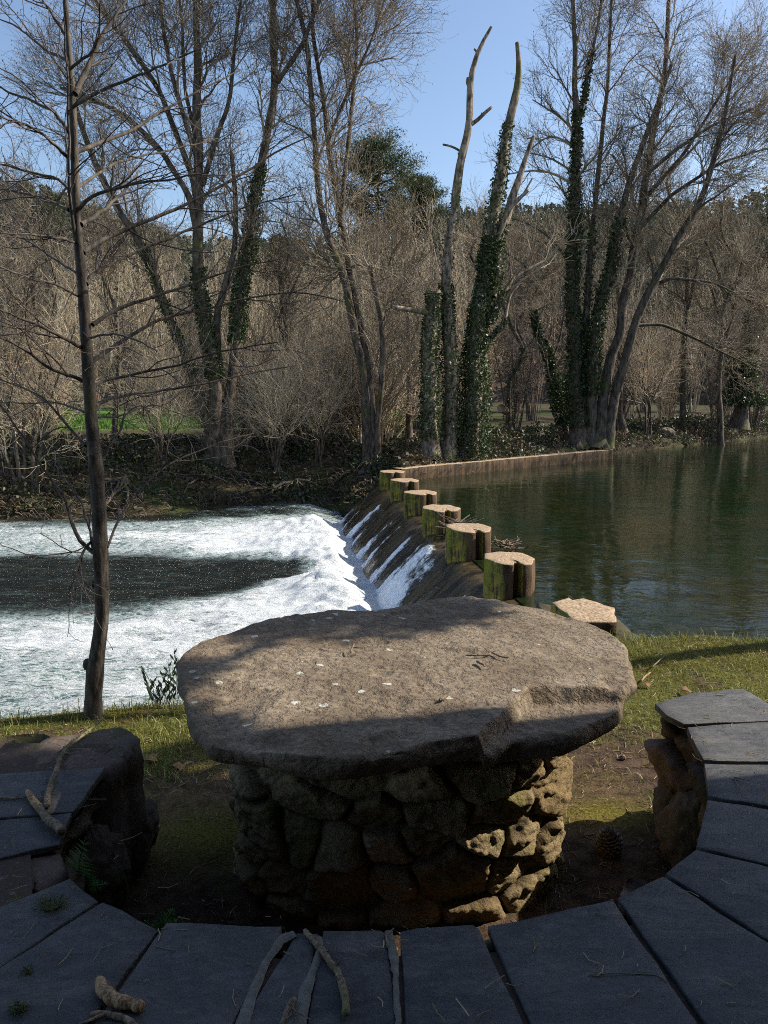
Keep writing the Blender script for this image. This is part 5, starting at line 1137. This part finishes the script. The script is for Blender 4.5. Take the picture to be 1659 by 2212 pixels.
# undergrowth on the far bank ------------------------------------------
g = np.random.default_rng(9)
def bank_pts(n, x0, x1, d0, d1, p=1.0):
    x = g.uniform(x0, x1, n); d = d0+(d1-d0)*g.uniform(0, 1, n)**p; y = far_edge(x)+d; return x, y, d
x, y, d = bank_pts(90000, -13, 26, 0.15, 8.5, 1.2); N0 = fbm(xyz(x*.55, y*.55, 0*x), 4, 70)
k = g.random(len(x)) < sstep(-.25, .15, N0)*.9+.1; x, y, d, N0 = x[k], y[k], d[k], N0[k]
h = np.clip(0.10+0.6*sstep(-.1, .5, N0)*(1-.7*sstep(4, 7, d)), 0.05, 1.2)
m = MB(); m.leaves(xyz(x, y, ground_z(x, y)+g.uniform(0, 1, len(x))**1.2*h), g.uniform(.05, .13, len(x)), up=.2, aspect=1.3)
tag(m.build("ground_ivy", UNDER, smooth=False), kind="stuff")
# tufts hanging at the waterline, dead stalks, leaf litter
x, y, d = bank_pts(11000, -13, 26, -0.05, 5.0, 1.6); L = g.uniform(.12, .4, len(x)); a = g.uniform(0, 6.28, len(x)); z = ground_z(x, y)
b0 = xyz(x, y, z); dd_ = np.stack([np.cos(a)*L*.6, np.sin(a)*L*.5-.1, L*g.uniform(.2, 1, len(x))], -1)
m = MB(); m.tubes(np.stack([b0, b0+dd_*.6, b0+dd_*np.array([1.2, 1.2, .7])], 1), np.stack([0*x+.008, 0*x+.006, 0*x+.003], 1), 3, cap=False)
tag(m.build("bank_tangle", TWIG_SHADED), kind="stuff")
# exposed roots on the river bank below the trees
for i, (u, v, Y, n, lab) in enumerate([(468, 1030, 20.9, 12, "tangle of exposed roots under the mossy tree"), (800, 1022, 21.0, 14, "exposed roots spreading from the leaning twin-trunked tree"), (640, 1040, 20.6, 10, "thin exposed roots in the far bank between the two left-hand trees"), (270, 1050, 19.3, 10, "thin exposed roots in the dark bank behind the foreground trunk")]):
    c = at_y(u, v, Y); P = []
    for q in range(n):
        a = g.uniform(-2.9, -.25); L = g.uniform(.8, 1.9); s_ = np.linspace(0, 1, 14); xx = c[0]+np.cos(a)*L*s_+g.normal(0, .05, 14).cumsum()*.5; yy = c[1]+np.sin(a)*L*s_+g.normal(0, .05, 14).cumsum()*.4
        P.append(xyz(xx, yy, np.maximum(ground_z(xx, yy)+.02+.08*np.abs(np.sin(s_*6+q)), RIVER_Z-.1)))
    m = MB(); m.tubes(np.array(P), np.linspace(.045, .012, 14)[None]*g.uniform(.5, 1.2, (n, 1)), 6, cap=False)
    tag(m.build("tree_roots", BARK_ALDER, loc=tuple(c)), lab, "roots")
# meadow blades
x = g.uniform(-22, 4, 60000); y = g.uniform(28, 41, 60000); kk = (y-far_edge(x)) > 13; x, y = x[kk], y[kk]; m = MB(); m.leaves(xyz(x, y, ground_z(x, y)), g.uniform(.1, .25, len(x)), up=2.5, aspect=5); tag(m.build("meadow_grass", MEADOW_B, smooth=False), kind="stuff")
# stones, log end, post on the bank
for i, (u, v, Y, r, lab) in enumerate([(1165, 930, 27, .22, "pale stone in the ivy between the two trunk groups"), (1212, 878, 31, .3, "grey stone on the right bank far behind the trunk clump"), (1440, 905, 31, .35, "rounded grey boulder at the water's edge on the right"), (1410, 880, 33, .3, "dark boulder above the water's edge on the right"), (1560, 925, 31, .25, "small boulder near the ivy-laden tree at the right edge")]):
    c = at_y(u, v, Y); m = MB(); m.grid(rock((c[0], c[1], float(ground_z(c[0], c[1]))+r*.3), (r, r*.8, r*.6), 900+i), closed_u=True, attr=np.broadcast_to(np.array([.9, 0, 0, 0.]), (80, 40, 4))); tag(m.build("boulder", DARKSTONE, loc=tuple(c), col=True), lab, "boulder")
c = at_y(1083, 882, 24); m = MB(); P = np.array([c, c+np.array([.3, 1.2, -.1])]); m.tubes(P[None], np.array([[.13, .13]]), 14); lg = m.build("cut_log", BARK_DEAD, loc=tuple(c)); tag(lg, "sawn log end showing as a pale disc above the ivy bank", "log")
m = MB(); m.tubes(np.array([c+np.array([-.003, -.012, 0.001]), c])[None], np.array([[.122, .122]]), 14); w_ = m.build("sawn_face", WOOD_RAW, loc=tuple(c)); w_.location = (0, 0, 0); w_.parent = lg
c = at_y(918, 930, 21.0); m = MB(); zb = float(ground_z(c[0], c[1])); m.tubes(np.array([(c[0], c[1], zb-.1), (c[0]-.01, c[1], zb+.5), (c[0]-.02, c[1], at_y(918, 870, 21.0)[2])])[None], np.array([[.07, .065, .06]]), 8); tag(m.build("wooden_post", BARK_DEAD, loc=tuple(c)), "weathered wooden post beside the ivy-smothered stump", "post")
# driftwood on the weir
def drift(name, u, v, Y, z, n, L, label, seed):
    g = np.random.default_rng(seed); c = at_y(u, v, Y); c[2] = z; P = []
    for q in range(n):
        a = g.uniform(0, np.pi*2); l = g.uniform(.4, 1)*L; s_ = np.linspace(-.5, .5, 8); dz = g.normal(0, .15)
        P.append(c+np.stack([np.cos(a)*l*s_+.04*np.sin(s_*7), np.sin(a)*l*s_*.6, dz*l*s_+.05+g.uniform(0, .12)+.1*l*(s_*2)**2], -1)+g.normal(0, .05, 3)*[1, 1, .3])
    m = MB(); m.tubes(np.array(P), np.full((n, 8), .007)*g.uniform(.5, 1.6, (n, 1)), 5, cap=False); tag(m.build(name, BARK_STICK, loc=tuple(c)), label, "driftwood")
drift("driftwood", 992, 1128, 11.3, POND_Z+.05, 34, .75, "snagged nest of thin driftwood twigs beside the third pillar from the near bank", 5)
drift("driftwood", 1095, 1166, 10.2, POND_Z-.03, 26, .45, "small floating clump of twigs upstream of the second nearest pillar", 6)
# added unseen evergreens, crowns shaped to shade the benches, lawn edge and table back
def evergreen(lab, foot, blobs, seed, lsize=(.05, .10), per=2600):
    g = np.random.default_rng(seed); root = empty("shade_evergreen", tuple(foot), lab, "tree"); top = np.mean([b[0] for b in blobs], 0)
    t = np.linspace(0, 1, 24); q = np.array(foot)+np.stack([(top[0]-foot[0])*t**3, (top[1]-foot[1])*t**3, -.1+(top[2]-foot[2]+.3)*t], -1); rr = .105*(1-.7*t)
    m = MB(); trunk_mesh(m, q, rr, .6, 12, seed); m.build("trunk", BARK_ALDER, root, tuple(foot))
    m = MB(); ml = MB()
    for c, r, dn in blobs:
        c = np.array(c); r = np.array(r); a = q[16]; s_ = np.linspace(0, 1, 10)[:, None]; path_ = a+(c-a)*s_+UP*(.25*np.sin(s_*np.pi)); m.tubes(path_[None], (.05*(1-.6*s_[:, 0]))[None], 6)
        n = int(per*dn); D = g.normal(size=(n, 3)); D /= np.linalg.norm(D, axis=1, keepdims=True); R3 = g.uniform(0, 1, n)**.45; P = c+D*R3[:, None]*r*(1+.35*fbm(D*2.2+seed, 3, seed))[:, None]
        k = g.integers(0, n, 90); m.tubes(np.stack([np.repeat(c[None], 90, 0), (c+P[k])/2+UP*.05, P[k]], 1), np.array([[.014, .009, .004]])*np.ones((90, 1)), 4, cap=False)
        ml.leaves(P, g.uniform(*lsize, n), up=.2, aspect=1.8)
    m.build("branches", BARK_ALDER, root, tuple(foot)); ml.build("crown", UNDER, root, tuple(foot)); return root
def qs(q, x, z): return (x, (q-NQ[0]*x)/NQ[1], z)
p_ = np.array([1.75, 4.86])+SH*3.2
evergreen("added evergreen beyond the right edge, placed for the thin shadow strip and table shade", (p_[0], p_[1], 0.0), [(qs(3.12, 4.5, 4.62), (.5, .42, .42), 1.0), (qs(2.42, 4.5, 5.30), (.5, .42, .27), 1.2), (qs(2.10, 4.5, 5.0), (.3, .12, .2), .5), (qs(2.98, 4.4, 4.2), (.3, .22, .18), .35), (qs(4.3, 4.9, 6.6), (.8, .9, .9), .9), (qs(2.9, 4.6, 5.9), (.5, .5, .4), .7)], 41)
evergreen("added broad evergreen behind the viewpoint, put in to darken the slate bench", (2.6, -2.4, 0.0), [((0.6, -1.2, 5.4), (2.0, 1.6, .9), 3.5), ((-2.2, -1.2, 5.2), (1.8, 1.6, .9), 3.5), ((-.4, -2.6, 6.2), (2.6, 1.5, 1.1), 3.5), ((2.8, -.9, 5.6), (1.4, 1.4, .8), 2.5), ((-4.4, -1.8, 5.0), (1.6, 1.6, 1.0), 2.5)], 43, (.09, .17))
#@@LAST
